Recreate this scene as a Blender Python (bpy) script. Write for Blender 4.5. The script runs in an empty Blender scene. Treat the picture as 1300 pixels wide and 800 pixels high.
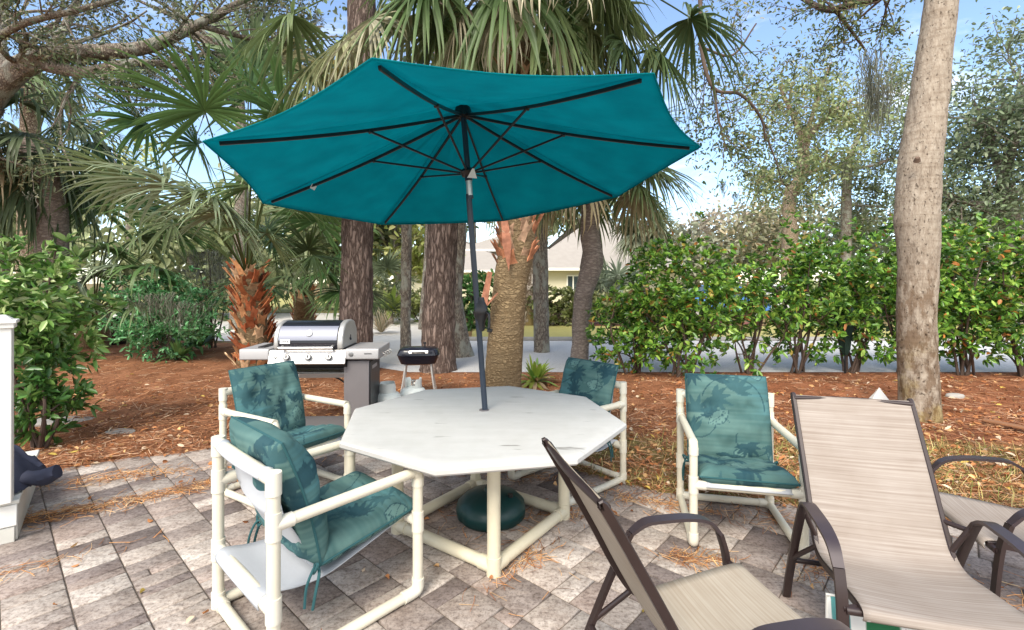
import bpy, math, random
import numpy as np
from mathutils import Vector, Matrix, noise
random.seed(7); RNG=np.random.default_rng(7)
S=bpy.context.scene; COL=S.collection
F=612.0; HZ=357.0; H=1.6
def G(u,v,z=0.0):
    Y=F*(H-z)/(v-HZ); return Vector(((u-650)*Y/F,Y,z))
def P(u,v,Y): return Vector(((u-650)*Y/F,Y,H-(v-HZ)*Y/F))
# ------------------------------------------------------------------ materials
class NT:
    def __init__(s,name):
        s.m=bpy.data.materials.new(name); s.m.use_nodes=True; s.t=s.m.node_tree; s.t.nodes.clear()
    def n(s,typ,**k):
        x=s.t.nodes.new(typ)
        for a,b in k.items():
            if a.startswith('i_'): x.inputs[a[2:].replace('_',' ')].default_value=b
            else: setattr(x,a,b)
        return x
    def l(s,a,b): s.t.links.new(a,b)
def ramp(N,fac,stops):
    r=N.n('ShaderNodeValToRGB'); e=r.color_ramp.elements
    while len(e)<len(stops): e.new(0.5)
    for i,(p,c) in enumerate(stops): e[i].position=p; e[i].color=(*c,1) if len(c)==3 else c
    N.l(fac,r.inputs['Fac']); return r.outputs['Color']
def noise_tex(N,vec,scale,detail=4,rough=.55):
    t=N.n('ShaderNodeTexNoise'); t.inputs['Scale'].default_value=scale; t.inputs['Detail'].default_value=detail; t.inputs['Roughness'].default_value=rough
    N.l(vec,t.inputs['Vector']); return t.outputs['Fac']
def mapping(N,scale=(1,1,1),rot=(0,0,0),src='Object'):
    c=N.n('ShaderNodeTexCoord'); m=N.n('ShaderNodeMapping'); m.inputs['Scale'].default_value=scale; m.inputs['Rotation'].default_value=rot
    N.l(c.outputs[src],m.inputs['Vector']); return m.outputs['Vector']
def mix(N,a,b,fac,mode='MIX'):
    x=N.n('ShaderNodeMix',data_type='RGBA',blend_type=mode)
    for sock,v in ((x.inputs[0],fac),(x.inputs[6],a),(x.inputs[7],b)):
        if hasattr(v,'is_output'): N.l(v,sock)
        elif isinstance(v,(int,float)): sock.default_value=v
        else: sock.default_value=(*v,1)
    return x.outputs[2]
def bump(N,h,strength=.3,dist=.01):
    b=N.n('ShaderNodeBump'); b.inputs['Strength'].default_value=strength; b.inputs['Distance'].default_value=dist
    N.l(h,b.inputs['Height']); return b.outputs['Normal']
def finish(N,col,rough=.6,metal=0,nrm=None,spec=.5,trans=0,coat=0):
    p=N.n('ShaderNodeBsdfPrincipled')
    if hasattr(col,'is_output'): N.l(col,p.inputs['Base Color'])
    else: p.inputs['Base Color'].default_value=(*col,1)
    if hasattr(rough,'is_output'): N.l(rough,p.inputs['Roughness'])
    else: p.inputs['Roughness'].default_value=rough
    p.inputs['Metallic'].default_value=metal; p.inputs['Specular IOR Level'].default_value=spec
    p.inputs['Coat Weight'].default_value=coat
    if nrm is not None: N.l(nrm,p.inputs['Normal'])
    o=N.n('ShaderNodeOutputMaterial'); out=p.outputs[0]
    if trans:
        t=N.n('ShaderNodeBsdfTranslucent')
        if hasattr(col,'is_output'): N.l(col,t.inputs['Color'])
        else: t.inputs['Color'].default_value=(*col,1)
        mx=N.n('ShaderNodeMixShader'); mx.inputs[0].default_value=trans
        N.l(out,mx.inputs[1]); N.l(t.outputs[0],mx.inputs[2]); out=mx.outputs[0]
    N.l(out,o.inputs[0]); return N.m
def plain(name,c,rough=.5,metal=0,var=.15,scale=8,bumps=0,spec=.5,coat=0,trans=0):
    N=NT(name); v=mapping(N); f=noise_tex(N,v,scale)
    col=mix(N,tuple(x*(1-var) for x in c),tuple(min(1,x*(1+var)) for x in c),f)
    nr=bump(N,noise_tex(N,v,scale*12),bumps,.004) if bumps else None
    return finish(N,col,rough,metal,nr,spec,trans,coat)
def vcol(name,rough=.5,trans=.3,spec=.4,nscale=6,var=.2,bumps=0):
    N=NT(name); a=N.n('ShaderNodeAttribute',attribute_name='Col'); v=mapping(N)
    f=noise_tex(N,v,nscale,3); k=ramp(N,f,[(0.3,(1-var,)*3),(0.7,(1+var,)*3)])
    col=mix(N,a.outputs['Color'],k,1.0,'MULTIPLY')
    nr=bump(N,noise_tex(N,v,nscale*15),bumps,.004) if bumps else None
    return finish(N,col,rough,0,nr,spec,trans)
def bark(name,c1,c2,sx=18,sz=3,strength=.9,lichen=None,ring=0,crack=.22,stain=None):
    N=NT(name); v=mapping(N,(sx,sx,sz))
    w=N.n('ShaderNodeTexVoronoi',feature='DISTANCE_TO_EDGE'); w.inputs['Scale'].default_value=1
    dn=N.n('ShaderNodeTexNoise'); dn.inputs['Scale'].default_value=1.3; dn.inputs['Detail'].default_value=4; N.l(v,dn.inputs['Vector'])
    ad=N.n('ShaderNodeVectorMath',operation='MULTIPLY_ADD'); N.l(dn.outputs['Color'],ad.inputs[0]); ad.inputs[1].default_value=(1.4,)*3; N.l(v,ad.inputs[2])
    N.l(ad.outputs[0],w.inputs['Vector'])
    e0=ramp(N,w.outputs['Distance'],[(0.0,(0,0,0)),(crack,(1,1,1))])
    rn=noise_tex(N,v,.9,8,.72); e1=ramp(N,rn,[(.38,(0,0,0)),(.50,(1,1,1))]); e=mix(N,e0,e1,1.0,'MULTIPLY') if crack>.15 else mix(N,mix(N,e0,(1,1,1),.55),e1,1.0,'MULTIPLY')
    f2=noise_tex(N,v,2.2,6,.7)
    col=mix(N,c2,mix(N,tuple(x*.65 for x in c1),tuple(x*1.3 for x in c1),f2),e)
    if lichen:
        lf=ramp(N,noise_tex(N,mapping(N,(3,3,2)),1.6,5),[(0.5,(0,0,0)),(0.62,(1,1,1))])
        col=mix(N,col,lichen,lf)
    if stain:
        sf=ramp(N,noise_tex(N,mapping(N,(1.6,1.6,.9)),1.3,4),[(0.47,(0,0,0)),(0.6,(1,1,1))]); gz=N.n('ShaderNodeTexCoord'); sp_=N.n('ShaderNodeSeparateXYZ'); N.l(gz.outputs['Object'],sp_.inputs[0]); zr=ramp(N,sp_.outputs[2],[(.1,(1,1,1)),(1.0,(.25,.25,.25))])
        col=mix(N,col,stain,mix(N,sf,zr,1,'MULTIPLY'))
    h=N.n('ShaderNodeMath',operation='MULTIPLY_ADD'); N.l(e,h.inputs[0]); h.inputs[1].default_value=1; N.l(f2,h.inputs[2])
    if ring:
        rv=mapping(N,(1,1,ring)); rf=noise_tex(N,rv,1.2,3)
        col=mix(N,col,mix(N,c2,c1,rf),.5)
        h2=N.n('ShaderNodeMath',operation='ADD'); N.l(h.outputs[0],h2.inputs[0]); N.l(rf,h2.inputs[1]); h=h2
    return finish(N,col,.9,0,bump(N,h.outputs[0],strength,.02),.2)
M={}
def mats():
    M['pvc']=plain('cream_pvc',(.70,.655,.53),.38,0,.13,9)
    M['pvcj']=plain('cream_pvc_fitting',(.72,.685,.58),.38,0,.06,5)
    M['pvct']=plain('yellowed_pvc',(.68,.625,.47),.38,0,.13,9)
    M['cush']=vcol('printed_cushion_fabric',.9,0,.15,9,.10,.25)
    M['tie']=plain('dark_teal_cord',(.02,.09,.10),.85)
    M['gsling']=plain('grey_sling_fabric',(.44,.46,.49),.8,0,.08,6,.15)
    M['brown']=plain('bronze_brown_frame',(.030,.017,.016),.42,.1,.3,14,0,.6)
    M['brownarm']=plain('bronze_grey_arm',(.05,.036,.040),.35,.15,.25,10,0,.6)
    M['black']=plain('black_metal',(.012,.012,.014),.35)
    M['blackgl']=plain('black_enamel',(.010,.011,.018),.22,0,.1,5,0,.5,.1)
    M['navy']=plain('navy_pole_paint',(.018,.03,.05),.35)
    M['steel']=plain('brushed_steel',(.62,.60,.58),.32,.85,.08,20)
    M['alu']=plain('cast_aluminium',(.50,.49,.47),.42,.6,.08,20)
    M['greyp']=plain('grey_painted_steel',(.19,.175,.18),.45,.2,.1,6)
    M['lgrey']=plain('pale_grey_shelf',(.38,.37,.37),.45,.2,.06,6)
    M['knob']=plain('dull_grey_knob',(.25,.25,.25),.35,.6)
    M['white']=plain('white_paint',(.78,.77,.73),.5,0,.05,4)
    M['dirtywhite']=plain('weathered_white_paint',(.62,.61,.56),.6,0,.18,7)
    M['paper']=plain('white_label',(.8,.8,.8),.6,0,.02)
    M['greybluelid']=plain('grey_lid_band',(.22,.23,.28),.45,.3,.1,4)
    M['tank']=plain('white_tank_paint',(.62,.66,.64),.4,0,.1,9)
    M['navycloth']=plain('navy_cloth',(.022,.026,.05),.8,0,.3,10,.3)
    M['base']=plain('dark_green_plastic',(.004,.040,.040),.4,0,.15,8)
    M['stone']=plain('grey_stone',(.36,.34,.31),.9,0,.25,9,.4)
    M['scar']=plain('dark_knot',(.13,.085,.06),.9,0,.3,30)
    M['plank']=plain('weathered_brown_wood',(.24,.11,.05),.8,0,.3,12,.3)
    M['leaf']=vcol('leaf',.42,.32,.4,5,.15)
    M['leafm']=vcol('waxy_leaf',.3,.28,.5,5,.15)
    M['palm']=vcol('palm_leaf',.45,.3,.35,4,.15)
    M['moss']=vcol('spanish_moss',.95,.35,.1,5,.15)
    M['straw']=vcol('pine_straw',.85,.15,.2,3,.2)
    M['boot']=vcol('palm_boot',.8,.05,.2,14,.35,.4)
    M['pine']=bark('pine_bark',(.31,.235,.20),(.08,.055,.046),16,3.2,1.0)
    M['oak']=bark('oak_bark',(.36,.31,.25),(.12,.095,.08),26,9,.7,(.33,.33,.28))
    M['pale']=bark('pale_bark',(.43,.345,.265),(.14,.095,.065),17,13,.9,None,0,.155,(.36,.27,.12))
    N=NT('grey_tan_bark'); v=mapping(N); vs=mapping(N,(26,26,8)); vf=mapping(N,(30,30,20)); vr=mapping(N,(3,3,34))
    a_=noise_tex(N,vs,1,7,.72); b_=noise_tex(N,vf,1.0,4,.6); r_=noise_tex(N,vr,1,3,.6); big=noise_tex(N,v,2.2,5,.65)
    col=ramp(N,a_,[(.30,(.17,.13,.10)),(.45,(.32,.265,.21)),(.62,(.41,.35,.285)),(.8,(.49,.43,.365))])
    fl=ramp(N,b_,[(.33,(.30,.27,.25)),(.39,(1,1,1))]); rr=ramp(N,r_,[(.36,(.80,.77,.74)),(.5,(1,1,1))])
    col=mix(N,mix(N,col,fl,.85,'MULTIPLY'),rr,.8,'MULTIPLY')
    gz=N.n('ShaderNodeTexCoord'); sp_=N.n('ShaderNodeSeparateXYZ'); N.l(gz.outputs['Object'],sp_.inputs[0]); zr=ramp(N,sp_.outputs[2],[(.0,(1,1,1)),(.55,(.6,.6,.6)),(1.0,(0,0,0))])
    st=ramp(N,big,[(.46,(0,0,0)),(.56,(1,1,1))]); col=mix(N,col,(.33,.25,.10),mix(N,mix(N,st,zr,1,'MULTIPLY'),(.8,.8,.8),1,'MULTIPLY'))
    mr=N.n('ShaderNodeMapRange'); mr.inputs['From Min'].default_value=1.5; mr.inputs['From Max'].default_value=2.1; mr.inputs['To Min'].default_value=1; mr.inputs['To Max'].default_value=0; N.l(sp_.outputs[2],mr.inputs['Value'])
    rough_=ramp(N,noise_tex(N,mapping(N,(9,9,4)),1.2,6,.7),[(.44,(.52,.44,.38)),(.58,(1,1,1))]); col=mix(N,col,mix(N,col,rough_,1,'MULTIPLY'),mr.outputs[0])
    hh=N.n('ShaderNodeMath',operation='ADD'); N.l(a_,hh.inputs[0]); N.l(fl,hh.inputs[1]); h3=N.n('ShaderNodeMath',operation='MULTIPLY_ADD'); N.l(rough_,h3.inputs[0]); h3.inputs[1].default_value=.8; N.l(hh.outputs[0],h3.inputs[2])
    M['tanbark']=finish(N,col,.9,0,bump(N,h3.outputs[0],.8,.015),.2)
    M['twig']=plain('twig_bark',(.09,.06,.045),.9,0,.4,9)
    M['palmtrunk']=bark('palm_trunk_bark',(.38,.28,.16),(.11,.07,.035),12,22,.8,(.20,.145,.085),26)
    M['palmgrey']=bark('grey_palm_bark',(.42,.355,.31),(.13,.10,.085),8,22,.6,None,22)
    M['rubber']=plain('rubber',(.015,.015,.015),.8)
    M['glass']=plain('window_glass',(.05,.07,.08),.08,0,.1,3,0,.8)
    M['wall']=plain('cream_stucco',(.60,.56,.43),.9,0,.06,1)
    M['roof']=plain('pale_shingles',(.34,.31,.28),.9,0,.12,3)
    # umbrella fabric: translucent woven cloth
    N=NT('teal_umbrella_fabric'); v=mapping(N); f=noise_tex(N,v,1.6,3); f2=noise_tex(N,v,260,1)
    col=mix(N,(0.0,.325,.375),(0.0,.37,.42),f)
    f4=noise_tex(N,mapping(N,(2.5,2.5,2.5)),2,5); col=mix(N,col,ramp(N,f4,[(.3,(.86,.88,.9)),(.65,(1.04,1.04,1.04))]),1,'MULTIPLY')
    M['canopy']=finish(N,col,.8,0,bump(N,f4,.35,.02),.15,.66)
    # table top
    N=NT('white_moulded_tabletop'); v=mapping(N,(1.2,9,1),(0,0,.35))
    f=ramp(N,noise_tex(N,v,1.4,5,.6),[(0.0,(.46,.45,.43)),(.36,(.54,.53,.51)),(.6,(.575,.565,.545))])
    f2=ramp(N,noise_tex(N,mapping(N),9,6,.6),[(0.35,(.94,.94,.93)),(.6,(1,1,1))])
    v3=mapping(N,(3,16,1),(0,0,-.2)); f3=ramp(N,noise_tex(N,v3,1.1,3),[(0.28,(.30,.28,.26)),(.33,(1,1,1))])
    col=mix(N,mix(N,f,f2,1,'MULTIPLY'),f3,.7,'MULTIPLY')
    M['tabletop']=finish(N,col,.5,0,bump(N,noise_tex(N,v,2,3),.05,.004),.5)
    # chair sling
    def sling(name,a,b):
        N=NT(name); u=N.n('ShaderNodeUVMap'); mp=N.n('ShaderNodeMapping'); mp.inputs['Scale'].default_value=(1,1,1); N.l(u.outputs[0],mp.inputs[0])
        mp2=N.n('ShaderNodeMapping'); mp2.inputs['Scale'].default_value=(1.5,110,1); N.l(u.outputs[0],mp2.inputs[0])
        f=noise_tex(N,mp2.outputs[0],1.0,4,.65)
        col=ramp(N,f,[(.32,a),(.68,b)])
        f3=noise_tex(N,mp.outputs[0],3.5,4); col=mix(N,col,ramp(N,f3,[(.3,(.86,.83,.80)),(.65,(1,1,1))]),1,'MULTIPLY')
        w=N.n('ShaderNodeTexWave',wave_type='BANDS',bands_direction='X'); w.inputs['Scale'].default_value=90; N.l(mp.outputs[0],w.inputs[0])
        return finish(N,col,.7,0,bump(N,f,.15,.002),.25,.12)
    M['sling']=sling('taupe_sling_mesh',(.29,.24,.205),(.44,.39,.35))
    M['slingb']=sling('beige_sling_mesh',(.37,.31,.24),(.49,.44,.365))
    # cane paving
    N=NT('concrete_pavers'); a=N.n('ShaderNodeAttribute',attribute_name='Col'); rv=mapping(N,(5,20,6),(0,0,.75)); v=mapping(N)
    f=ramp(N,noise_tex(N,rv,1.6,6,.7),[(.32,(.66,.62,.60)),(.48,(.98,.98,.98)),(.72,(1.18,1.16,1.12))])
    f2=ramp(N,noise_tex(N,v,48,6,.75),[(.36,(.50,.47,.46)),(.52,(1,1,1)),(.7,(1.12,1.12,1.12))])
    f3=ramp(N,noise_tex(N,v,7,6,.7),[(.35,(.74,.70,.68)),(.6,(1.08,1.08,1.08))])
    c=mix(N,mix(N,mix(N,a.outputs[0],f,1.0,'MULTIPLY'),f2,1.0,'MULTIPLY'),f3,1.0,'MULTIPLY')
    M['paver']=finish(N,c,.85,0,bump(N,noise_tex(N,v,55,6,.7),.45,.006),.3)
    # ground
    N=NT('pine_straw_ground'); v=mapping(N); a=N.n('ShaderNodeAttribute',attribute_name='Col')
    f=ramp(N,noise_tex(N,v,38,7,.75),[(.30,(.35,.3,.28)),(.5,(1,1,1)),(.72,(1.6,1.5,1.45))])
    f2=ramp(N,noise_tex(N,v,1.4,5),[(.3,(.7,.66,.62)),(.65,(1.15,1.15,1.15))])
    c=mix(N,mix(N,a.outputs[0],f,.9,'MULTIPLY'),f2,1,'MULTIPLY')
    M['ground']=finish(N,c,.95,0,bump(N,noise_tex(N,v,45,8,.75),.9,.03),.15)
    N=NT('worn_road_asphalt'); v=mapping(N)
    c=mix(N,(.50,.495,.49),(.60,.59,.58),noise_tex(N,v,.6,6,.6)); c=mix(N,c,ramp(N,noise_tex(N,v,40,4),[(.3,(.8,.8,.8)),(.6,(1.1,1.1,1.1))]),1,'MULTIPLY')
    M['road']=finish(N,c,.9,0,None,.3)
    N=NT('lawn_grass'); v=mapping(N)
    c=mix(N,(.34,.32,.10),(.48,.42,.18),noise_tex(N,v,.9,6,.7)); M['lawn']=finish(N,c,.95,0,bump(N,noise_tex(N,v,30,5),.7,.03),.1)
    M['kerb']=plain('concrete_kerb',(.30,.29,.27),.9,0,.3,4)
    M['gravel']=plain('pale_driveway',(.70,.66,.60),.9,0,.12,2)
    M['bluecar']=plain('blue_car_paint',(.03,.16,.45),.2,.2,.05,2,0,.6,.6)
    M['whitecar']=plain('white_car_paint',(.75,.75,.75),.2,0,.05,2,0,.6,.6)
    # white cloth with green palm print
    N=NT('white_palm_print_cloth'); v=mapping(N,(9,3,1))
    f=noise_tex(N,v,1.3,1); c=ramp(N,f,[(.0,(.03,.16,.07)),(.40,(.03,.16,.07)),(.43,(.78,.78,.75)),(.58,(.78,.78,.75)),(.60,(.10,.30,.30))]); c_=c
    M['palmcloth']=finish(N,c,.85,0,None,.2)
mats()
# ------------------------------------------------------------------ mesh builder
def frame(t):
    t=t.normalized(); a=Vector((0,0,1)) if abs(t.z)<.9 else Vector((1,0,0))
    n=t.cross(a).normalized(); return n,t.cross(n).normalized()
def catmull(pts,k):
    pts=[Vector(p) for p in pts]
    if len(pts)<3 or k<=1: return pts
    out=[]; q=[2*pts[0]-pts[1]]+pts+[2*pts[-1]-pts[-2]]
    for i in range(1,len(q)-2):
        for j in range(k):
            t=j/k; a,b,c,d=q[i-1],q[i],q[i+1],q[i+2]
            out.append(.5*((2*b)+(c-a)*t+(2*a-5*b+4*c-d)*t*t+(3*b-3*c+d-a)*t**3))
    out.append(pts[-1]); return out
def lerpr(r,n):
    if isinstance(r,(int,float)): return [r]*n
    return list(np.interp(np.linspace(0,1,n),np.linspace(0,1,len(r)),r))
class MB:
    def __init__(s): s.v=[];s.f=[];s.mi=[];s.cv={};s.uv=None;s.c=[]
    def add(s,vs,fs,m=0,col=None):
        o=len(s.v); s.v+= [tuple(v) for v in vs]; s.f+=[tuple(o+i for i in f) for f in fs]; s.mi+=[m]*len(fs)
        if col is not None or s.c:
            while len(s.c)<o: s.c.append((1,1,1))
            if col is None: col=(1,1,1)
            s.c+=list(col) if len(col)==len(vs) and not isinstance(col[0],(int,float)) else [col]*len(vs)
        return s
    def box(s,c,size,m=0,rot=None,bev=0,col=None,top=1.0):
        x,y,z=[a/2 for a in size]; c=Vector(c)
        vs=[Vector((a*x*(top if e>0 else 1),b*y*(top if e>0 else 1),e*z)) for e in (-1,1) for b in (-1,1) for a in (-1,1)]
        if rot is not None: vs=[rot@v for v in vs]
        vs=[v+c for v in vs]
        return s.add(vs,[(0,2,3,1),(4,5,7,6),(0,1,5,4),(2,6,7,3),(0,4,6,2),(1,3,7,5)],m,col)
    def tube(s,pts,r,seg=10,m=0,k=1,cap=True,col=None,nz=None):
        P_=catmull(pts,k); n=len(P_); R=lerpr(r,n); vs=[];fs=[]
        nrm=None
        for i,p in enumerate(P_):
            t=(P_[min(i+1,n-1)]-P_[max(i-1,0)]); t=t.normalized() if t.length>1e-9 else Vector((0,0,1))
            if nrm is None: nrm,_=frame(t)
            nrm=(nrm-t*nrm.dot(t)).normalized(); b=t.cross(nrm)
            for j in range(seg):
                a=2*math.pi*j/seg; d=nrm*math.cos(a)+b*math.sin(a); rr=R[i]
                if nz: rr*=1+nz(p+d*R[i],a)
                vs.append(p+d*rr)
        for i in range(n-1):
            for j in range(seg):
                fs.append((i*seg+j,i*seg+(j+1)%seg,(i+1)*seg+(j+1)%seg,(i+1)*seg+j))
        if cap: fs.append(tuple(range(seg-1,-1,-1))); fs.append(tuple((n-1)*seg+j for j in range(seg)))
        return s.add(vs,fs,m,col)
    def lathe(s,prof,c=(0,0,0),seg=24,m=0,ax=None,rf=None,col=None):
        c=Vector(c); Mx=Vector((0,0,1)).rotation_difference(Vector(ax)).to_matrix() if ax is not None else Matrix.Identity(3)
        vs=[];fs=[]
        for r,z in prof:
            for j in range(seg):
                a=2*math.pi*j/seg; q=r*(rf(a,z) if rf else 1); vs.append(c+Mx@Vector((q*math.cos(a),q*math.sin(a),z)))
        n=len(prof)
        for i in range(n-1):
            for j in range(seg): fs.append((i*seg+j,i*seg+(j+1)%seg,(i+1)*seg+(j+1)%seg,(i+1)*seg+j))
        fs.append(tuple(range(seg-1,-1,-1))); fs.append(tuple((n-1)*seg+j for j in range(seg)))
        return s.add(vs,fs,m,col)
    def band(s,pts,side,w,t,m=0,k=1):
        """flat bar swept along pts; side = width direction"""
        P_=catmull(pts,k); n=len(P_); side=Vector(side).normalized(); vs=[];fs=[]; W=lerpr(w,n)
        for i,p in enumerate(P_):
            tt=(P_[min(i+1,n-1)]-P_[max(i-1,0)]).normalized(); up=side.cross(tt).normalized()
            for a,b in ((-1,-1),(-.9,-1.0),(.9,-1.0),(1,-1),(1,1),(.6,1.35),(-.6,1.35),(-1,1)): vs.append(p+side*a*W[i]/2+up*b*t/2)
        for i in range(n-1):
            for j in range(8): fs.append((i*8+j,i*8+(j+1)%8,(i+1)*8+(j+1)%8,(i+1)*8+j))
        fs.append(tuple(range(7,-1,-1))); fs.append(tuple((n-1)*8+j for j in range(8)))
        return s.add(vs,fs,m)
    def prism(s,prof,x0,x1,m=0):
        """profile in (y,z), extruded along x"""
        n=len(prof); vs=[(x0,a,b) for a,b in prof]+[(x1,a,b) for a,b in prof]
        fs=[(i,(i+1)%n,n+(i+1)%n,n+i) for i in range(n)]+[tuple(range(n-1,-1,-1)),tuple(range(n,2*n))]
        return s.add(vs,fs,m)
    def build(s,name,mat,parent=None,smooth=True,bev=0,world=False,recalc=True,ang=40):
        me=bpy.data.meshes.new(name); vs=s.v
        if world and parent is not None:
            o=parent.location; vs=[(a-o.x,b-o.y,c-o.z) for a,b,c in vs]
        me.from_pydata([tuple(v) for v in vs],[],s.f)
        for m in (mat if isinstance(mat,(list,tuple)) else [mat]): me.materials.append(m)
        if len(me.materials)>1: me.polygons.foreach_set('material_index',s.mi)
        if s.c:
            a=me.color_attributes.new('Col','FLOAT_COLOR','POINT'); arr=np.ones((len(vs),4)); arr[:,:3]=np.array(s.c); a.data.foreach_set('color',arr.ravel())
        ob=bpy.data.objects.new(name,me); COL.objects.link(ob)
        if recalc:
            import bmesh; bm=bmesh.new(); bm.from_mesh(me); bmesh.ops.recalc_face_normals(bm,faces=bm.faces); bm.to_mesh(me); bm.free()
        if smooth:
            me.polygons.foreach_set('use_smooth',[True]*len(me.polygons)); me.set_sharp_from_angle(angle=math.radians(ang))
        if bev:
            b=ob.modifiers.new('b','BEVEL'); b.width=bev; b.segments=2; b.limit_method='ANGLE'; b.angle_limit=math.radians(50)
        if parent is not None: ob.parent=parent
        return ob
def npmesh(name,V,Fq,mat,cols=None,parent=None,world=True,smooth=False,uv=None):
    """V (n,3), Fq (m,4) quads"""
    V=np.asarray(V,dtype=np.float64)
    if parent is not None and world: V=V-np.array(parent.location)
    me=bpy.data.meshes.new(name); me.vertices.add(len(V)); me.vertices.foreach_set('co',V.ravel())
    Fq=np.asarray(Fq,dtype=np.int32); k=Fq.shape[1]
    me.loops.add(Fq.size); me.loops.foreach_set('vertex_index',Fq.ravel())
    me.polygons.add(len(Fq)); me.polygons.foreach_set('loop_start',np.arange(len(Fq),dtype=np.int32)*k)
    if cols is not None:
        a=me.color_attributes.new('Col','FLOAT_COLOR','POINT'); arr=np.ones((len(V),4)); arr[:,:3]=np.clip(cols,0,1); a.data.foreach_set('color',arr.ravel())
    if uv is not None:
        l=me.uv_layers.new(name='UVMap'); l.data.foreach_set('uv',np.asarray(uv)[Fq.ravel()].ravel())
    me.update(calc_edges=True); me.validate()
    if smooth: me.polygons.foreach_set('use_smooth',[True]*len(me.polygons))
    me.materials.append(mat); ob=bpy.data.objects.new(name,me); COL.objects.link(ob)
    if parent is not None: ob.parent=parent
    return ob
def tag(o,label=None,cat=None,group=None,kind=None):
    if label: o['label']=label
    if cat: o['category']=cat
    if group: o['group']=group
    if kind: o['kind']=kind
    return o
def empty(name,loc,rz,label,cat,group=None,rot=None):
    o=bpy.data.objects.new(name,None); o.empty_display_size=.1; COL.objects.link(o); o.location=loc; o.rotation_euler=rot or (0,0,rz)
    return tag(o,label,cat,group)
def copy_tree(o,parent=None):
    c=o.copy(); COL.objects.link(c); c.parent=parent
    for ch in list(o.children): copy_tree(ch,c)
    return c
# leaves ---------------------------------------------------------------
def unit(a): return a/np.maximum(np.linalg.norm(a,axis=-1,keepdims=True),1e-9)
def leaves(base,dirn,L,W,cols,fold=.25,droop=.15):
    """n leaves -> V,F,C; each leaf 6 verts / 2 quads, folded at the rib"""
    n=len(base); d=unit(dirn); r=RNG.normal(size=(n,3)); r[:,2]+=1.0
    s=unit(np.cross(d,r)); nn=np.cross(s,d); L=np.broadcast_to(L,(n,))[:,None]; W=np.broadcast_to(W,(n,))[:,None]
    g=np.array([0,0,-1.0])*droop
    p0=base; p3=base+d*L+g*L
    a=base+d*L*.3+s*W*.45+nn*W*fold; b=base+d*L*.7+s*W*.42+nn*W*fold+g*L*.5
    c=base+d*L*.3-s*W*.45+nn*W*fold; e=base+d*L*.7-s*W*.42+nn*W*fold+g*L*.5
    V=np.stack([p0,a,b,p3,e,c],1).reshape(-1,3); i=np.arange(n)[:,None]*6
    Fq=np.concatenate([i+np.array([[0,1,2,3]]),i+np.array([[0,3,4,5]])],0)
    C=np.repeat(cols,6,axis=0); return V,Fq,C
def join(parts):
    V=[];Fq=[];C=[];o=0
    for v,f,c in parts: V.append(v);Fq.append(f+o);C.append(c);o+=len(v)
    return np.concatenate(V),np.concatenate(Fq),np.concatenate(C)
def palette(n,cols,wts=None,jit=.18):
    cols=np.array(cols,float); k=RNG.choice(len(cols),n,p=None if wts is None else np.array(wts)/sum(wts))
    return cols[k]*(1+RNG.normal(0,jit,(n,1)))
# ------------------------------------------------------------------ setting
EDGE=[(-9,1.2),(-6,2.9),(-4.9,3.45),(-3.9,3.98),(-3.45,4.3),(-2.9,4.52),(-1.6,4.66),(-.66,4.5),(.05,4.3),(.5,4.06),(.75,3.82),(1.1,3.6),(1.6,3.48),(2.2,3.36),(2.8,3.2),(3.6,2.95),(6,2.2),(9,1.5)]
def sd_edge(x,y):
    """signed distance-ish outside the patio edge (positive = mulch)"""
    x=np.asarray(x);y=np.asarray(y); ex=np.array([e[0] for e in EDGE]); ey=np.array([e[1] for e in EDGE])
    yy=np.interp(x,ex,ey); sl=(np.interp(x+.1,ex,ey)-np.interp(x-.1,ex,ey))/.2
    return (y-yy)/np.sqrt(1+sl*sl)
def vnoise(x,y,s,seed=0):
    return np.array([noise.noise(Vector((a*s+seed,b*s,seed*1.7))) for a,b in zip(x,y)])
def ground_z(x,y):
    x=np.atleast_1d(np.asarray(x,float)); y=np.atleast_1d(np.asarray(y,float))
    sd=sd_edge(x,y)+.05*vnoise(x,y,4,3)
    t=np.clip((sd+.03)/.10,0,1); t=t*t*(3-2*t)
    h=.016+.04*(vnoise(x,y,2.0,1))*np.clip(sd,0,1)+.022*vnoise(x,y,6,2)+.012*vnoise(x,y,15,4)
    m=np.clip((7.9-y)/.8,0,1)*np.clip((9-np.abs(x))/1.5,0,1)
    # low mulch mound below the hedge
    mound=.10*np.exp(-((y-7.0)/.7)**2)*np.clip((x-1.0)/1.0,0,1)
    return -.08*(1-t)+(h*m+mound*m)*t
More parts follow.
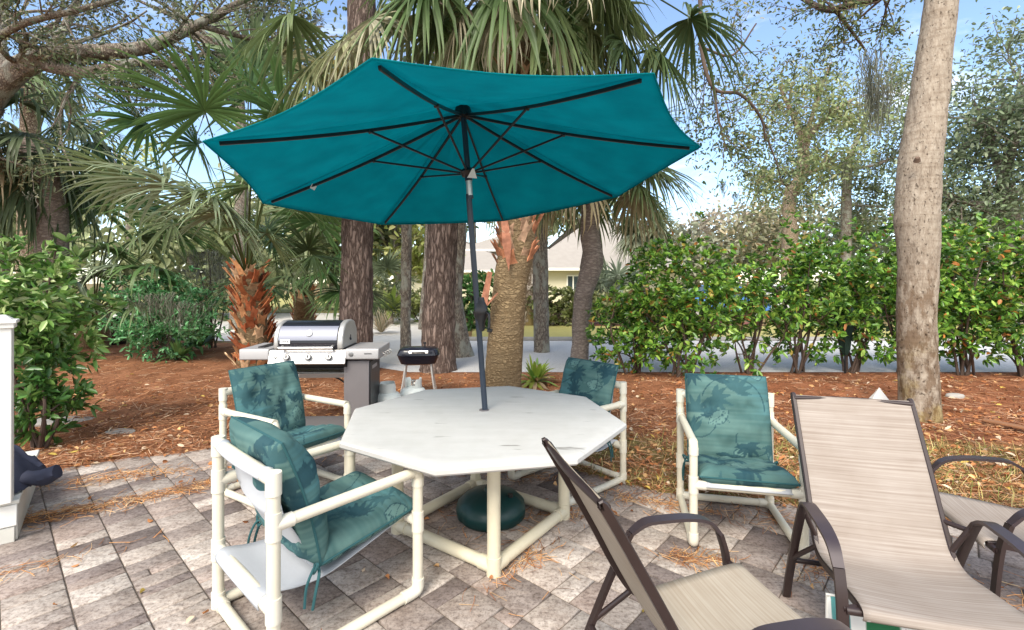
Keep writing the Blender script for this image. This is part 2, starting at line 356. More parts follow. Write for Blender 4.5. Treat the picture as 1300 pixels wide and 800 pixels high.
def make_ground():
    xs=np.concatenate([[-260,-120,-60,-30,-20,-14,-11,-9.5],np.arange(-8.8,8.8,.07),[9,9.5,11,14,20,30,60,120,260]])
    ys=np.concatenate([[-40,-10,-2,.0,.8],np.arange(1.2,8.2,.07),[8.3,8.6,9,10,12,16,22,30,50,90,160,320]])
    X,Y=np.meshgrid(xs,ys); x=X.ravel();y=Y.ravel(); z=ground_z(x,y)
    nx=len(xs);ny=len(ys); i,j=np.meshgrid(np.arange(nx-1),np.arange(ny-1)); a=(j*nx+i).ravel()
    Fq=np.stack([a,a+1,a+1+nx,a+nx],1)
    n1=vnoise(x,y,.9,5); n2=vnoise(x,y,3,6)
    straw=np.array([.24,.105,.052]); straw2=np.array([.38,.18,.095]); grass=np.array([.24,.19,.07]); dark=np.array([.12,.05,.025])
    t=np.clip(.5+n2,0,1)[:,None]; c=straw*(1-t)+straw2*t
    red=np.clip((x-1.5)/1.5,0,1)*np.clip((y-4.2)/.8,0,1); c=c*(1-.35*red[:,None])+np.array([.28,.085,.035])*.35*red[:,None]
    g=np.clip((x-.1)/.5,0,1)*np.clip((4.95+.25*n1-.05*x-y)/.25,0,1); g=np.clip(g*(.9+n2*.9),0,1)[:,None]; c=c*(1-g)+grass*g
    far=np.clip((y-12.6)/3,0,1)[:,None]; c=c*(1-far)+np.array([.22,.17,.08])*far
    npmesh('ground',np.stack([x,y,z],1),Fq,M['ground'],c,smooth=True)['kind']='structure'
make_ground()
def sheet(name,pts,z,mat,sub=False):
    me=bpy.data.meshes.new(name); me.from_pydata([(a,b,z) for a,b in pts],[],[tuple(range(len(pts)))]); me.materials.append(mat)
    o=bpy.data.objects.new(name,me); COL.objects.link(o); o['kind']='structure'; return o
sheet('road',[(-1.8,8.45),(60,8.45),(60,12.9),(-1.5,12.9),(-3.4,11.2),(-3.2,9.4)],.006,M['road'])
sheet('driveway',[(-30,13.6),(-8.5,13.0),(-5.4,12.3),(-3.4,10.4),(-2.4,9.3),(-1.7,9.0),(-1.6,13.0),(-2.4,15.6),(-4,24),(-30,24)],.0105,M['gravel'])
sheet('lawn',[(-1.1,13.06),(60,13.06),(60,17.2),(-1.4,17.2)],.02,M['lawn'])
sheet('lawn',[(-14,24.2),(60,24.2),(60,60),(-60,60),(-60,26)],.012,M['lawn'])
kb=MB()
kb.tube([(-1.2,12.98,.03),(10,12.98,.03),(60,12.98,.03)],.075,8)
tag(kb.build('kerb',M['kerb']),kind='structure')
# ---- patio: rows of concrete pavers 
def patio():
    ang=math.radians(-42.5); u=np.array([math.cos(ang),math.sin(ang)]); w=np.array([-u[1],u[0]])  # u along the joint line
    V=[];Fs=[];C=[]; o=0
    tones=[(.45,.395,.35),(.38,.33,.295),(.31,.265,.24),(.24,.20,.185),(.37,.305,.27),(.50,.45,.405),(.18,.15,.14)]
    wt=[5,5,4,2.6,2.6,3.5,1.8]
    rnd=random.Random(3); SW=.24
    def slab(s0,s1,t0,t1):
        nonlocal o
        g=.0035; s0+=g;s1-=g;t0+=g;t1-=g; b=.006
        c=np.array(tones[rnd.choices(range(7),wt)[0]])*rnd.uniform(.9,1.1)
        cx=(s0+s1)/2*u+(t0+t1)/2*w
        if cx[1]<.3 or cx[1]>5.2 or cx[0]<-7 or cx[0]>7 or float(sd_edge(cx[0],cx[1]))>.28: return
        dz=rnd.uniform(-.0015,.0015)
        pts=[]
        for (e,z) in ((0,-.06),(0,-b*.7),(b,0)):
            for s,t in ((s0+e,t0+e),(s1-e,t0+e),(s1-e,t1-e),(s0+e,t1-e)):
                q=s*u+t*w; pts.append((q[0],q[1],z+dz))
        V.extend(pts)
        for k in range(2):
            for j in range(4): Fs.append((o+k*4+j,o+k*4+(j+1)%4,o+k*4+4+(j+1)%4,o+k*4+4+j))
        Fs.append((o+8,o+9,o+10,o+11)); C.extend([c]*12); o+=12
    for k in range(-40,46):
        t0=k*SW+.045; s=-10+rnd.random()*.3
        while s<10:
            r=rnd.random()
            left=(k*SW*w[0]+(s+.2)*u[0])<-1.2
            if left: L=rnd.choices([.08,.12,.18,.24],[3,4,4,2])[0]
            else: L=rnd.choices([.12,.18,.24,.36],[3,4,5,1.5])[0]
            if rnd.random()<.03:
                m=SW*rnd.choice([.5,.5,.36,.64]); slab(s,s+L,t0,t0+m); slab(s,s+L,t0+m,t0+SW)
            elif L==.405 and rnd.random()<.5:
                slab(s,s+L,t0,t0+SW/2); slab(s,s+L/2,t0+SW/2,t0+SW); slab(s+L/2,s+L,t0+SW/2,t0+SW)
            else: slab(s,s+L,t0,t0+SW)
            s+=L
    tag(npmesh('patio',V,Fs,M['paver'],C),kind='structure')
patio()
sheet('patio_bedding',[(-9,.2),(9,.2),(9,3.2),(3,4),(-1,5),(-4,4.9),(-9,3)],-.009,plain('joint_sand',(.12,.095,.075),.95,0,.3,20))
# ---- loose straw, leaves
def needles(n,sampler,name,label,cols,Ls=(.07,.17),w=.0032,zoff=.012,wts=None,flat=.12,seg=3,patch=None):
    xy=sampler(n); x,y=xy[:,0],xy[:,1]; n=len(x); z=ground_z(x,y) if patch is None else np.zeros(n)+.002
    a=RNG.uniform(0,2*np.pi,n); L=RNG.uniform(*Ls,n); d=np.stack([np.cos(a),np.sin(a),RNG.normal(0,flat,n)],1)
    s=np.stack([-np.sin(a),np.cos(a),np.zeros(n)],1); cv=RNG.normal(0,.22,n)
    base=np.stack([x,y,z+np.abs(RNG.normal(0,zoff,n))+.002],1)
    ww=w*(.8+y/6.0)
    V=np.zeros((n,seg+1,2,3))
    for k in range(seg+1):
        t=k/seg; p=base+d*(L*t)[:,None]+s*(cv*L*t*t)[:,None]; p[:,2]=np.maximum(p[:,2],base[:,2]*.6)
        q=s*(ww*(1-.3*t)*.5)[:,None]; q2=q.copy(); q2[:,2]+=ww*.25
        V[:,k,0]=p-q; V[:,k,1]=p+q2
    i=np.arange(n)[:,None]*(2*(seg+1)); Fq=np.concatenate([i+np.array([[2*k,2*k+1,2*k+3,2*k+2]]) for k in range(seg)],0)
    C=np.repeat(palette(n,cols,wts,.25),2*(seg+1),0)
    o=npmesh(name,V.reshape(-1,3),Fq,M['straw'],C); return tag(o,label,name.replace('_',' '),kind='stuff')
def samp_ground(n):
    Y=3.0/np.sqrt(RNG.uniform((3.0/12.6)**2,1,n)); X=RNG.uniform(-1.12,1.12,n)*Y; sd=sd_edge(X,Y)
    k=(sd>-.02)|((sd>-.35)&(RNG.random(n)<.22*np.exp(sd*7))); keep=k&~((Y>8.3)&(X>-2.2-(Y-8.6)*.8))
    gr=(X>.1)&(Y<4.95); keep&=~(gr&(RNG.random(n)<.55)); return np.stack([X,Y],1)[keep]
needles(80000,samp_ground,'pine_straw','orange brown pine straw mulch covering the bed round the patio',[(.42,.185,.085),(.53,.285,.15),(.26,.10,.05),(.68,.47,.31),(.13,.06,.035)],wts=[4,3,3,2,2])
def samp_patch(n):
    out=[]
    for (cx,cy,L,W,a,wt) in [(-2.62,3.62,.95,.10,.62,5),(-3.15,3.3,.35,.10,.5,1.6),(-3.3,3.9,.5,.12,.4,1.5),(-3.0,4.0,.5,.10,.2,1.0),(-2.9,2.55,.7,.07,.55,1.2),(.05,2.72,.35,.07,.9,.7),(.35,3.3,.4,.10,.2,1),(-.1,4.0,.8,.14,-.2,2),(1.05,2.78,.22,.07,0,1.1),(1.75,2.7,.3,.08,.4,1.1),(-.25,3.35,.5,.3,.2,.5),(2.3,2.4,.5,.12,.2,1.0),(1.0,3.5,.5,.08,-.4,1.5),(-.0,2.9,.5,.4,.2,.4),(1.8,3.2,.8,.12,-.2,1.6)]:
        m=int(n*wt/22); s=RNG.normal(0,.45,m)*L; t=RNG.normal(0,.6,m)*W; out.append(np.stack([cx+s*math.cos(a)-t*math.sin(a),cy+s*math.sin(a)+t*math.cos(a)],1))
    return np.concatenate(out)
needles(3200,samp_patch,'scattered_straw','loose orange pine needles blown in drifts over the pavers',[(.66,.33,.13),(.52,.23,.08),(.75,.48,.25),(.3,.12,.05)],Ls=(.05,.13),w=.0026,zoff=.006,patch=1,flat=.04)
def samp_grass(n):
    X=RNG.uniform(.15,4.6,n); Y=RNG.uniform(3.3,5.1,n); sd=sd_edge(X,Y); nn=vnoise(X,Y,2.5,9); return np.stack([X,Y],1)[(sd>.02)&(RNG.random(n)<np.clip(1.25+nn*2-(Y-3.4)*.55,0,1))]
needles(15000,samp_grass,'dry_grass','sparse yellow green dormant grass beside the patio edge',[(.42,.36,.13),(.34,.27,.10),(.52,.44,.20),(.20,.22,.06),(.40,.24,.10)],Ls=(.03,.08),w=.0034,zoff=.008,flat=.8,seg=2)
def litter(n):
    Y=3.6/np.sqrt(RNG.uniform((3.6/8.3)**2,1,n)); X=RNG.uniform(-1.1,1.12,n)*Y; keep=(sd_edge(X,Y)>0)&(RNG.random(n)<np.where(X>1.2,1,.5)); X=X[keep];Y=Y[keep]
    px=RNG.uniform(-3.3,3,90); py=RNG.uniform(1.8,4.4,90); X=np.concatenate([X,px]);Y=np.concatenate([Y,py]); n=len(X)
    z=np.maximum(ground_z(X,Y),0)+.012; a=RNG.uniform(0,6.28,n)
    d=np.stack([np.cos(a),np.sin(a),RNG.normal(.1,.22,n)],1)
    V,Fq,C=leaves(np.stack([X,Y,z],1),d,RNG.uniform(.035,.085,n)*np.where(np.arange(n)>=n-90,.6,1),RNG.uniform(.018,.04,n),palette(n,[(.50,.22,.09),(.62,.38,.18),(.30,.12,.05),(.68,.50,.12),(.72,.58,.42)],[4,3,3,.7,1]),.3,.0)
    tag(npmesh('fallen_leaves',V,Fq,M['straw'],C),'dry brown and tan fallen leaves lying on the straw mulch','fallen leaves',kind='stuff')
litter(5200)
def samp_bark(n): 
    return samp_ground(n)
# stones / plank
def rock(name,u,v,sx,sy,sz,label,cat,mat='stone',seed=1,rz=0,group=None):
    g=G(u,v); mb=MB(); 
    prof=[(0.01,sz),(.5,sz*.98),(.85,sz*.8),(1,sz*.35),(.97,-.04)]
    mb.lathe([(r,z) for r,z in prof],seg=18,rf=lambda a,z:1+.16*noise.noise(Vector((math.cos(a)*1.3,math.sin(a)*1.3,seed))))
    mb.v=[(x*sx*math.cos(rz)-y*sy*math.sin(rz)+g.x,x*sx*math.sin(rz)+y*sy*math.cos(rz)+g.y,z+float(ground_z(g.x,g.y)[0])) for x,y,z in mb.v]
    return tag(mb.build(name,M[mat],ang=50),label,cat,group)
rock('stepping_stone',72,537,.42,.16,.035,'long flat grey stone half buried in straw beside the left shrub','stone',seed=2,rz=.1)
rock('stepping_stone',152,549,.16,.09,.025,'small round flat stone sunk in straw right of the long one','stone',seed=5)
rock('garden_rock',1212,510,.12,.07,.05,'tan rounded rock on mulch right of the thick leaning trunk','rock',seed=8)
pb=MB(); g=G(1283,548); pb.box((g.x,g.y,.07),(.42,.10,.022),rot=Matrix.Rotation(-.9,3,'Z')@Matrix.Rotation(.05,3,'Y'))
tag(pb.build('wooden_plank',M['plank'],bev=.004),'reddish brown board lying on the mulch at the right','plank')
# ---- railing post and step on the left
def step_and_post():
    rz=math.radians(40); r=empty('deck_step',(-3.04,2.96,0),rz,'white painted wooden step at the left patio edge','step')
    mb=MB(); mb.box((-.80,.015,.165),(1.60,.03,.13)); mb.build('riser_board',M['white'],r,bev=.004)
    mb=MB(); mb.box((-.80,.02,.048),(1.58,.03,.095)); mb.build('base_board',M['dirtywhite'],r,bev=.004)
    mb=MB(); mb.box((-.015,.58,.115),(.03,1.09,.228)); mb.build('side_board',M['dirtywhite'],r,bev=.004)
    for i in range(8):
        mb=MB(); mb.box((-.80,.075+i*.145,.243),(1.62,.14,.024)); mb.build('tread_board',M['dirtywhite'],r,bev=.004)
    mb=MB(); mb.tube([(-.09,.002,.165),(-.09,-.004,.165)],.006,8); mb.build('screw',M['black'],r)
    r=empty('railing_post',(-3.10,2.925,.255),rz,'white square railing post with moulded cap on the left step','post')
    mb=MB(); mb.box((0,0,.53),(.10,.10,1.06)); mb.build('shaft',M['white'],r,bev=.005)
    mb=MB(); mb.box((0,0,1.075),(.125,.125,.03)); mb.box((0,0,1.10),(.145,.145,.022)); mb.box((0,0,1.125),(.11,.11,.03),top=.35); mb.build('cap',M['white'],r,bev=.004)
    r=empty('furniture_cover',(-3.42,3.12,.255),0,'crumpled navy blue fabric cover heaped on the white step','cover')
    n=26; V=[];Fs=[]
    for j in range(n):
        for i in range(n):
            a=i/(n-1)*2-1; b=j/(n-1)*2-1; x=a*.30; y=b*.22
            d=max(0,1-(a*a)**1.5-(b*b)**1.5); z=.20*d**.55*(1+.5*noise.noise(Vector((a*2.2,b*2.2,4))))+.03*noise.noise(Vector((a*6,b*6,1)))+.012
            V.append((x+.03*noise.noise(Vector((b*3,a,2))),y,max(z,.008)))
    Fs=[(j*n+i,j*n+i+1,(j+1)*n+i+1,(j+1)*n+i) for j in range(n-1) for i in range(n-1)]
    mb=MB(); mb.add(V,Fs); mb.build('fabric_heap',M['navycloth'],r,recalc=False)
    mb=MB(); mb.tube([(.15,-.02,.08),(.23,.0,.065),(.30,.0,.075),(.36,.03,.065),(.43,.05,.09)],[.065,.052,.04,.05,.045],12,k=5,nz=lambda p,a:.28*noise.noise(p*16))
    mb.build('fabric_sleeve',M['navycloth'],r)
step_and_post()
# ---- far house
def house():
    r=empty('house',P(640,374,38),0,'cream stucco house with pale hipped roof behind the tree trunks','house'); Y=38
    def X(u,Y=38): return (u-650)*Y/F
    def Z(v,Y=38): return H-(v-HZ)*Y/F
    z0=0.0; e=Z(343)
    def wall(nm,x0,x1,y0,y1,h):
        mb=MB(); mb.box(((x0+x1)/2,(y0+y1)/2,h/2),(x1-x0,y1-y0,h)); mb.build(nm,M['wall'],r,world=True,smooth=False)
    def hip(nm,x0,x1,y0,y1,z,zr,o=.6,ri=None):
        x0-=o;x1+=o;y0-=o;y1+=o; d=(y1-y0)/2 if ri is None else ri; ym=(y0+y1)/2
        mb=MB(); mb.add([(x0,y0,z),(x1,y0,z),(x1,y1,z),(x0,y1,z),(x0+d,ym,zr),(x1-d,ym,zr)],[(0,1,5,4),(1,2,5),(2,3,4,5),(3,0,4),(3,2,1,0)])
        mb.build(nm,M['roof'],r,world=True,smooth=False)
        mb=MB(); mb.box(((x0+x1)/2,y0-.02,z-.1),(x1-x0,.06,.2)); mb.build('fascia',M['white'],r,world=True,smooth=False)
    wall('wall',X(505),X(660),38,48,e-.2); hip('roof',X(505),X(660),38,48,e,Z(300),.7)
    wall('wall',X(676),X(850),36,48,e-.1); hip('roof',X(676),X(850),36,48,e+.1,Z(262),.8)
    wall('upper_wall',X(585),X(690),42,48,Z(315)); hip('roof',X(583),X(692),41.5,48.5,Z(313),Z(286),.5)
    def win(u0,u1,v0,v1,y):
        k=y/38.; x0,x1=(u0-650)*y/F,(u1-650)*y/F; a,b=H-(v1-HZ)*y/F,H-(v0-HZ)*y/F
        mb=MB(); c=(x0+x1)/2
        for q in (x0,x1,c): mb.box((q,y-.05,(a+b)/2),(.09,.1,b-a+.09))
        for q in (a,b): mb.box((c,y-.052,q),(x1-x0+.09,.1,.09))
        f=mb.build('window',M['white'],r,world=True,smooth=False)
        mb=MB(); mb.box((c,y-.03,(a+b)/2),(x1-x0,.04,b-a)); g_=mb.build('pane',M['glass'],f,smooth=False); 
        g_.location=-r.location
    win(536,543,360,373,38); win(720,735,350,371,36); win(596,612,317,330,42)
    win(770,790,350,371,36)
house()
def car(name,u,v,Y,rz,mat,label):
    r=empty('parked_car',((u-650)*Y/F,Y,0),rz,label,'car','cars parked beyond the hedge')
    prof=[(-2.2,.35),(-2.25,.62),(-2.1,.85),(-1.2,.95),(-.55,1.42),(.75,1.45),(1.55,1.0),(2.15,.92),(2.25,.55),(2.2,.33)]
    mb=MB(); n=len(prof); vs=[]
    for s,k in ((-1,.86),(-.72,1),(.72,1),(1,.86)):
        for x,z in prof: vs.append((x*(1 if abs(s)<1 else .985),s*.86*(1 if z<1.0 else (.82 if abs(s)==1 else .9)),z if abs(s)<1 else z-.03))
    fs=[(k*n+i,k*n+(i+1)%n,(k+1)*n+(i+1)%n,(k+1)*n+i) for k in range(3) for i in range(n)]+[tuple(range(n-1,-1,-1)),tuple(3*n+i for i in range(n))]
    mb.add(vs,fs); mb.build('body',M[mat],r,bev=.04)
    mb=MB()
    for s in (-1,1): mb.add([(-.95,s*.80,1.0),(1.3,s*.80,1.0),(.7,s*.735,1.36),(-.5,s*.735,1.36)],[(0,1,2,3)])
    mb.add([(-1.18,-.6,1.0),(-1.18,.6,1.0),(-.62,.55,1.40),(-.62,-.55,1.40)],[(0,1,2,3)]); mb.add([(1.55,-.6,1.04),(1.55,.6,1.04),(.82,.55,1.44),(.82,-.55,1.44)],[(0,1,2,3)])
    mb.build('windows',M['glass'],r,smooth=False)
    for x in (-1.4,1.4):
        for s in (-1,1):
            mb=MB(); mb.lathe([(.1,-.1),(.31,-.1),(.33,-.06),(.33,.06),(.31,.1),(.1,.1)],(x,s*.80,.33),20,ax=(0,1,0)); w=mb.build('wheel',M['rubber'],r)
            mb=MB(); mb.lathe([(.01,-.106),(.2,-.106),(.2,.106),(.01,.106)],(x,s*.80,.33),16,ax=(0,1,0)); mb.build('rim',M['steel'],w)
    for s in (-1,1):
        mb=MB(); mb.box((-2.2,s*.6,.68),(.08,.3,.12)); mb.build('headlight',M['paper'],r,bev=.02)
car('parked_car',905,400,21,.2,'bluecar','blue car parked beyond the road behind the hedge gap')
car('parked_car',985,400,23,-.1,'whitecar','white car parked beyond the road right of the blue one')
# ------------------------------------------------------------------ furniture
TC=Vector((-.19,3.17,0))
def table():
    r=empty('patio_table',TC,0,'white octagonal patio table on cream pipe legs','table'); R=.919; rot=3.74
    c,s=Vector((0,0)),None
    V=[];n=8; mb=MB(); rings=[(.0,.722),(.28,.722),(.6,.7215),(.90,.721),(.972,.7205),(.990,.716),(1,.706),(1,.686),(.99,.676),(.965,.674),(.0,.676)]
    hole=.022
    vs=[];fs=[]
    for k,(q,z) in enumerate(rings):
        for i in range(n):
            a=rot-i*math.pi/4; rr=max(q*R,hole); oy=.107*max(0,1-q/.5); vs.append((rr*math.cos(a),rr*math.sin(a)+oy,z))
    m=len(rings)
    for k in range(m):
        for i in range(n): fs.append((k*n+i,k*n+(i+1)%n,((k+1)%m)*n+(i+1)%n,((k+1)%m)*n+i))
    mb.add(vs,fs); mb.build('tabletop',M['tabletop'],r,ang=25,bev=.006)
    mb=MB(); mb.lathe([(.0225,.716),(.034,.716),(.034,.726),(.031,.7285),(.0225,.7285)],(0,.107,0),24); mb.build('umbrella_hole_ring',M['greyp'],r)
    # underside aprons
    q=.548; a0=-1.4045; cs=[Vector((q*math.cos(a0+i*math.pi/2),q*math.sin(a0+i*math.pi/2),0)) for i in range(4)]
    for p in cs:
        mb=MB(); mb.tube([p+Vector((0,0,.0)),p+Vector((0,0,.676))],.037,18); lg=mb.build('leg',M['pvct'],r)
        for z0,z1 in ((0,.10),(.60,.675)):
            mb=MB(); mb.tube([p+Vector((0,0,z0)),p+Vector((0,0,z1))],.041,18); mb.build('pipe_fitting',M['pvct'],lg)
    for i in range(4):
        a,b=cs[i],cs[(i+1)%4]; z=Vector((0,0,.045))
        mb=MB(); d=(b-a).normalized(); mb.tube([a+z+d*.02,b+z-d*.02],.035,16); mb.tube([a+z+d*.0,a+z+d*.09],.040,16); mb.tube([b+z-d*.09,b+z],.040,16); mb.build('base_rail',M['pvct'],r)
        mb=MB(); z=Vector((0,0,.652)); mb.tube([a+z,b+z],.024,12); mb.build('top_rail',M['pvct'],r)
table()
# umbrella
def umbrella():
    base=Vector((-.142,3.28,0)); hub=Vector((-.335,3.272,2.776)); nrm=Vector((-.085,.085,.993)).normalized()
    collar=Vector((-.294,3.27,2.29))
    r=empty('patio_umbrella',base,0,'open teal octagonal patio umbrella standing through the table','umbrella')
    w=lambda mb,nm,mat,par=r,**k: mb.build(nm,M[mat],par,world=True,**k)
    def sub(mb,nm,mat,par):
        o=mb.build(nm,M[mat],None); o.parent=par; o.location=-r.location; return o
    mb=MB(); mb.tube([base+Vector((0,0,.18)),collar-Vector((0,0,.1))],.0195,16); w(mb,'lower_pole','navy')
    mb=MB(); ax=(hub-collar).normalized(); mb.tube([collar,hub+ax*.05],.019,16); w(mb,'upper_pole','navy')
    lo=(collar-base).normalized(); mb=MB(); mb.tube([collar-lo*.12,collar-lo*.0],.021,16); w(mb,'tilt_collar','steel')
    mb=MB(); mb.tube([collar-lo*.01,collar+ax*.035],[.026,.024],16); mb.tube([collar-lo*.13,collar-lo*.11],.024,16); w(mb,'collar_ring','navy')
    # crank housing at v~400
    cz=Vector((-.212,3.28,1.39)); mb=MB()
    mb.lathe([(.02,-.13),(.026,-.12),(.032,-.06),(.046,-.03),(.05,.0),(.046,.035),(.028,.07),(.022,.10)],cz,16); w(mb,'crank_housing','black')
    mb=MB(); mb.tube([cz+Vector((.03,-.02,-.005)),cz+Vector((.055,-.035,-.01)),cz+Vector((.058,-.04,-.09)),cz+Vector((.052,-.045,-.13))],.010,10,k=3); mb.tube([cz+Vector((.052,-.045,-.12)),cz+Vector((.075,-.06,-.12))],.013,10); w(mb,'crank_handle','black')
    # finial
    mb=MB(); mb.lathe([(.012,.04),(.03,.06),(.034,.085),(.02,.12),(.004,.135)],hub,14); w(mb,'finial','navy')
    # canopy: octagon vertices
    Vt=[(-1.491,2.327,2.274),(-.508,1.75,2.408),(.6,2.04,2.478),(1.185,3.028,2.443),(.902,4.134,2.324),(-.081,4.711,2.19),(-1.189,4.421,2.12),(-1.774,3.433,2.155)]
    Vt=[Vector(v) for v in Vt]; top=hub+nrm*.02
    # order check: A=left ... going through near side
    N_=26; vs=[];fs=[]; K=20; 
    for i in range(8):
        a,b=Vt[i],Vt[(i+1)%8]
        o=len(vs)
        for k in range(N_+1):
            t=k/N_
            for j in range(K+1):
                s=j/K; e=a.lerp(b,s); q=top.lerp(e,t)
                sag=-.050*math.sin(math.pi*s)*t*(1-.25*t)-.03*math.sin(math.pi*t)+(.010*noise.noise(Vector((i*3+s*5,t*4,2)))+.006*noise.noise(Vector((i*3+s*12,t*3,7))))*math.sin(math.pi*s)*min(1,3*t)   # cloth hangs between ribs
                inw=.042*math.sin(math.pi*s)*t**3
                q=q+nrm*(sag*.8)+(top-e).normalized()*inw
                vs.append(q)
        for k in range(N_):
            for j in range(K):
                fs.append((o+k*(K+1)+j,o+k*(K+1)+j+1,o+(k+1)*(K+1)+j+1,o+(k+1)*(K+1)+j))
    mb=MB(); mb.add(vs,fs); cn=w(mb,'canopy','canopy',ang=8)
    sd=cn.modifiers.new('t','SOLIDIFY'); sd.thickness=.0025; sd.offset=1
    # hem
    mb=MB()
    for i in range(8):
        a,b=Vt[i],Vt[(i+1)%8]; pts=[]
        for j in range(9):
            s=j/8; e=a.lerp(b,s); pts.append(e+nrm*(-.050*math.sin(math.pi*s)*.75*.8)+(top-e).normalized()*.042*math.sin(math.pi*s))
        mb.tube(pts,.0045,6)
    sub(mb,'hem','canopy',cn)
    # ribs and struts
    run=hub-ax*.40 if False else collar+ax*.05
    for i in range(8):
        e=Vt[i]; a=hub-nrm*.035; d=(e-a)
        mb=MB(); wd=nrm.cross(d).normalized()
        pts=[a+d*t-nrm*(.014+.03*math.sin(math.pi*t)) for t in (0.02,.25,.5,.75,.955)]
        mb.band(pts,wd,.013,.016,k=3); rb=w(mb,'rib','black')
        mb=MB(); m=a+d*.44-nrm*.052; st=run+(d-nrm*d.dot(nrm)).normalized()*.04
        mb.band([st,m],wd,.012,.010); w(mb,'strut','black')
        mb=MB(); mb.tube([m-wd*.014,m+wd*.014],.010,8); mb.tube([st-wd*.013,st+wd*.013],.009,8); sub(mb,'rivet','black',rb)
    mb=MB(); mb.lathe([(.02,-.07),(.05,-.065),(.058,-.03),(.05,-.0),(.02,.02)],hub-nrm*.0,16,ax=nrm); w(mb,'top_hub','black')
    mb=MB(); mb.lathe([(.02,-.035),(.042,-.03),(.055,0),(.04,.02),(.022,.03)],run,16,ax=ax); w(mb,'runner','black')
    # tags
    t=P(408,229,0); q=Vt[7].lerp(hub,.25)+Vector((0.02,-.01,-.05)); mb=MB(); mb.box(q,(.036,.002,.034),rot=Matrix.Rotation(.5,3,'Y')); w(mb,'care_label','paper')
    q=run+Vector((.03,-.06,-.02)); mb=MB(); mb.add([q+Vector((-.03,0,-.03)),q+Vector((.035,0,-.035)),q+Vector((.012,0,.045)),q+Vector((-.03,.003,-.03)),q+Vector((.035,.003,-.035)),q+Vector((.012,.003,.045))],[(0,1,2),(5,4,3),(0,3,4,1),(1,4,5,2),(2,5,3,0)]); w(mb,'hang_tag','paper')
    # base
    r2=empty('umbrella_base',(base.x,base.y,0),0,'round dark green plastic umbrella base under the table','umbrella base')
    mb=MB(); mb.lathe([(.215,0.002),(.232,.02),(.237,.06),(.228,.10),(.18,.145),(.10,.172),(.05,.18),(.045,.20),(.032,.205)],seg=64,rf=lambda a,z:1+(-.035*max(0,math.cos(a*5))**6 if z<.17 else 0)); mb.build('weighted_base',M['base'],r2,ang=50)
    mb=MB(); mb.tube([(0,0,.18),(0,0,.33)],.026,14); mb.build('pole_socket',M['base'],r2)
    mb=MB(); mb.tube([(.13,-.06,.16),(.13,-.06,.178)],.018,12); mb.build('filler_cap',M['black'],r2)
umbrella()
# ---- printed cushions
def print_color(x,y,seed):
    """x,y in metres -> rgb; teal cloth printed with dark palm leaves"""
    rs=np.random.RandomState(seed); n=x.shape
    base=np.array([.060,.130,.128]); lt=np.array([.115,.205,.188]); dk=np.array([.020,.060,.078]); md=np.array([.036,.095,.110])
    st=np.zeros(n)
    for k in range(9): st+=np.sin(y*rs.uniform(30,260)+rs.uniform(0,6)+1.5*np.sin(x*rs.uniform(2,9)+rs.uniform(0,6)))/9*1.6
    blotch=np.sin(x*9+rs.uniform(0,6)+2*np.sin(y*7))*np.sin(y*11+rs.uniform(0,6)); t=np.clip(.38+.45*st+.4*blotch,0,1)[...,None]
    c=base*(1-t)+lt*t
    t2=np.clip(-.25+.6*np.sin(x*6+y*5+rs.uniform(0,6))+.3*st,0,1)[...,None]; c=c*(1-t2)+np.array([.05,.17,.21])*t2
    for m in range(24):
        cx,cy=rs.uniform(-.28,.28),rs.uniform(-.33,.33); a0=rs.uniform(0,6.28); R=rs.uniform(.07,.16); typ=rs.rand(); dx,dy=x-cx,y-cy
        r=np.hypot(dx,dy)+1e-6; th=np.arctan2(dy,dx)
        if typ<.62:   # palmate leaf
            nl=rs.randint(6,9); mask=np.zeros(n,bool)
            for k in range(nl):
                a=a0+(k-(nl-1)/2)*.50; L=R*(1-.35*abs(k-(nl-1)/2)/nl*2); u=dx*np.cos(a)+dy*np.sin(a); w=-dx*np.sin(a)+dy*np.cos(a)
                q=np.clip(u/L,0,1); mask|=(u>0)&(u<L)&(np.abs(w)<.0125*np.sin(np.pi*q**.75)*R/.11)
            col=dk if rs.rand()<.65 else md
        elif typ<.82:  # curved stem
            mask=(np.abs(r-R*1.3)<.0035)&(np.cos(th-a0)>.1); col=dk
        else:          # outlined light leaf
            u=dx*np.cos(a0)+dy*np.sin(a0); w=-dx*np.sin(a0)+dy*np.cos(a0); q=np.clip(u/(R*1.3),0,1); hw=.045*np.sin(np.pi*q); ins=(u>0)&(u<R*1.3)
            f=ins&(np.abs(w)<hw); c[f]=c[f]*.4+lt*1.25*.6; mask=ins&((np.abs(np.abs(w)-hw)<.003)|(np.abs(w)<.0018)|((np.abs(np.sin((u-np.abs(w))*120))<.16)&(np.abs(w)<hw))); col=dk
        c[mask]=c[mask]*.15+col*.85
    return c
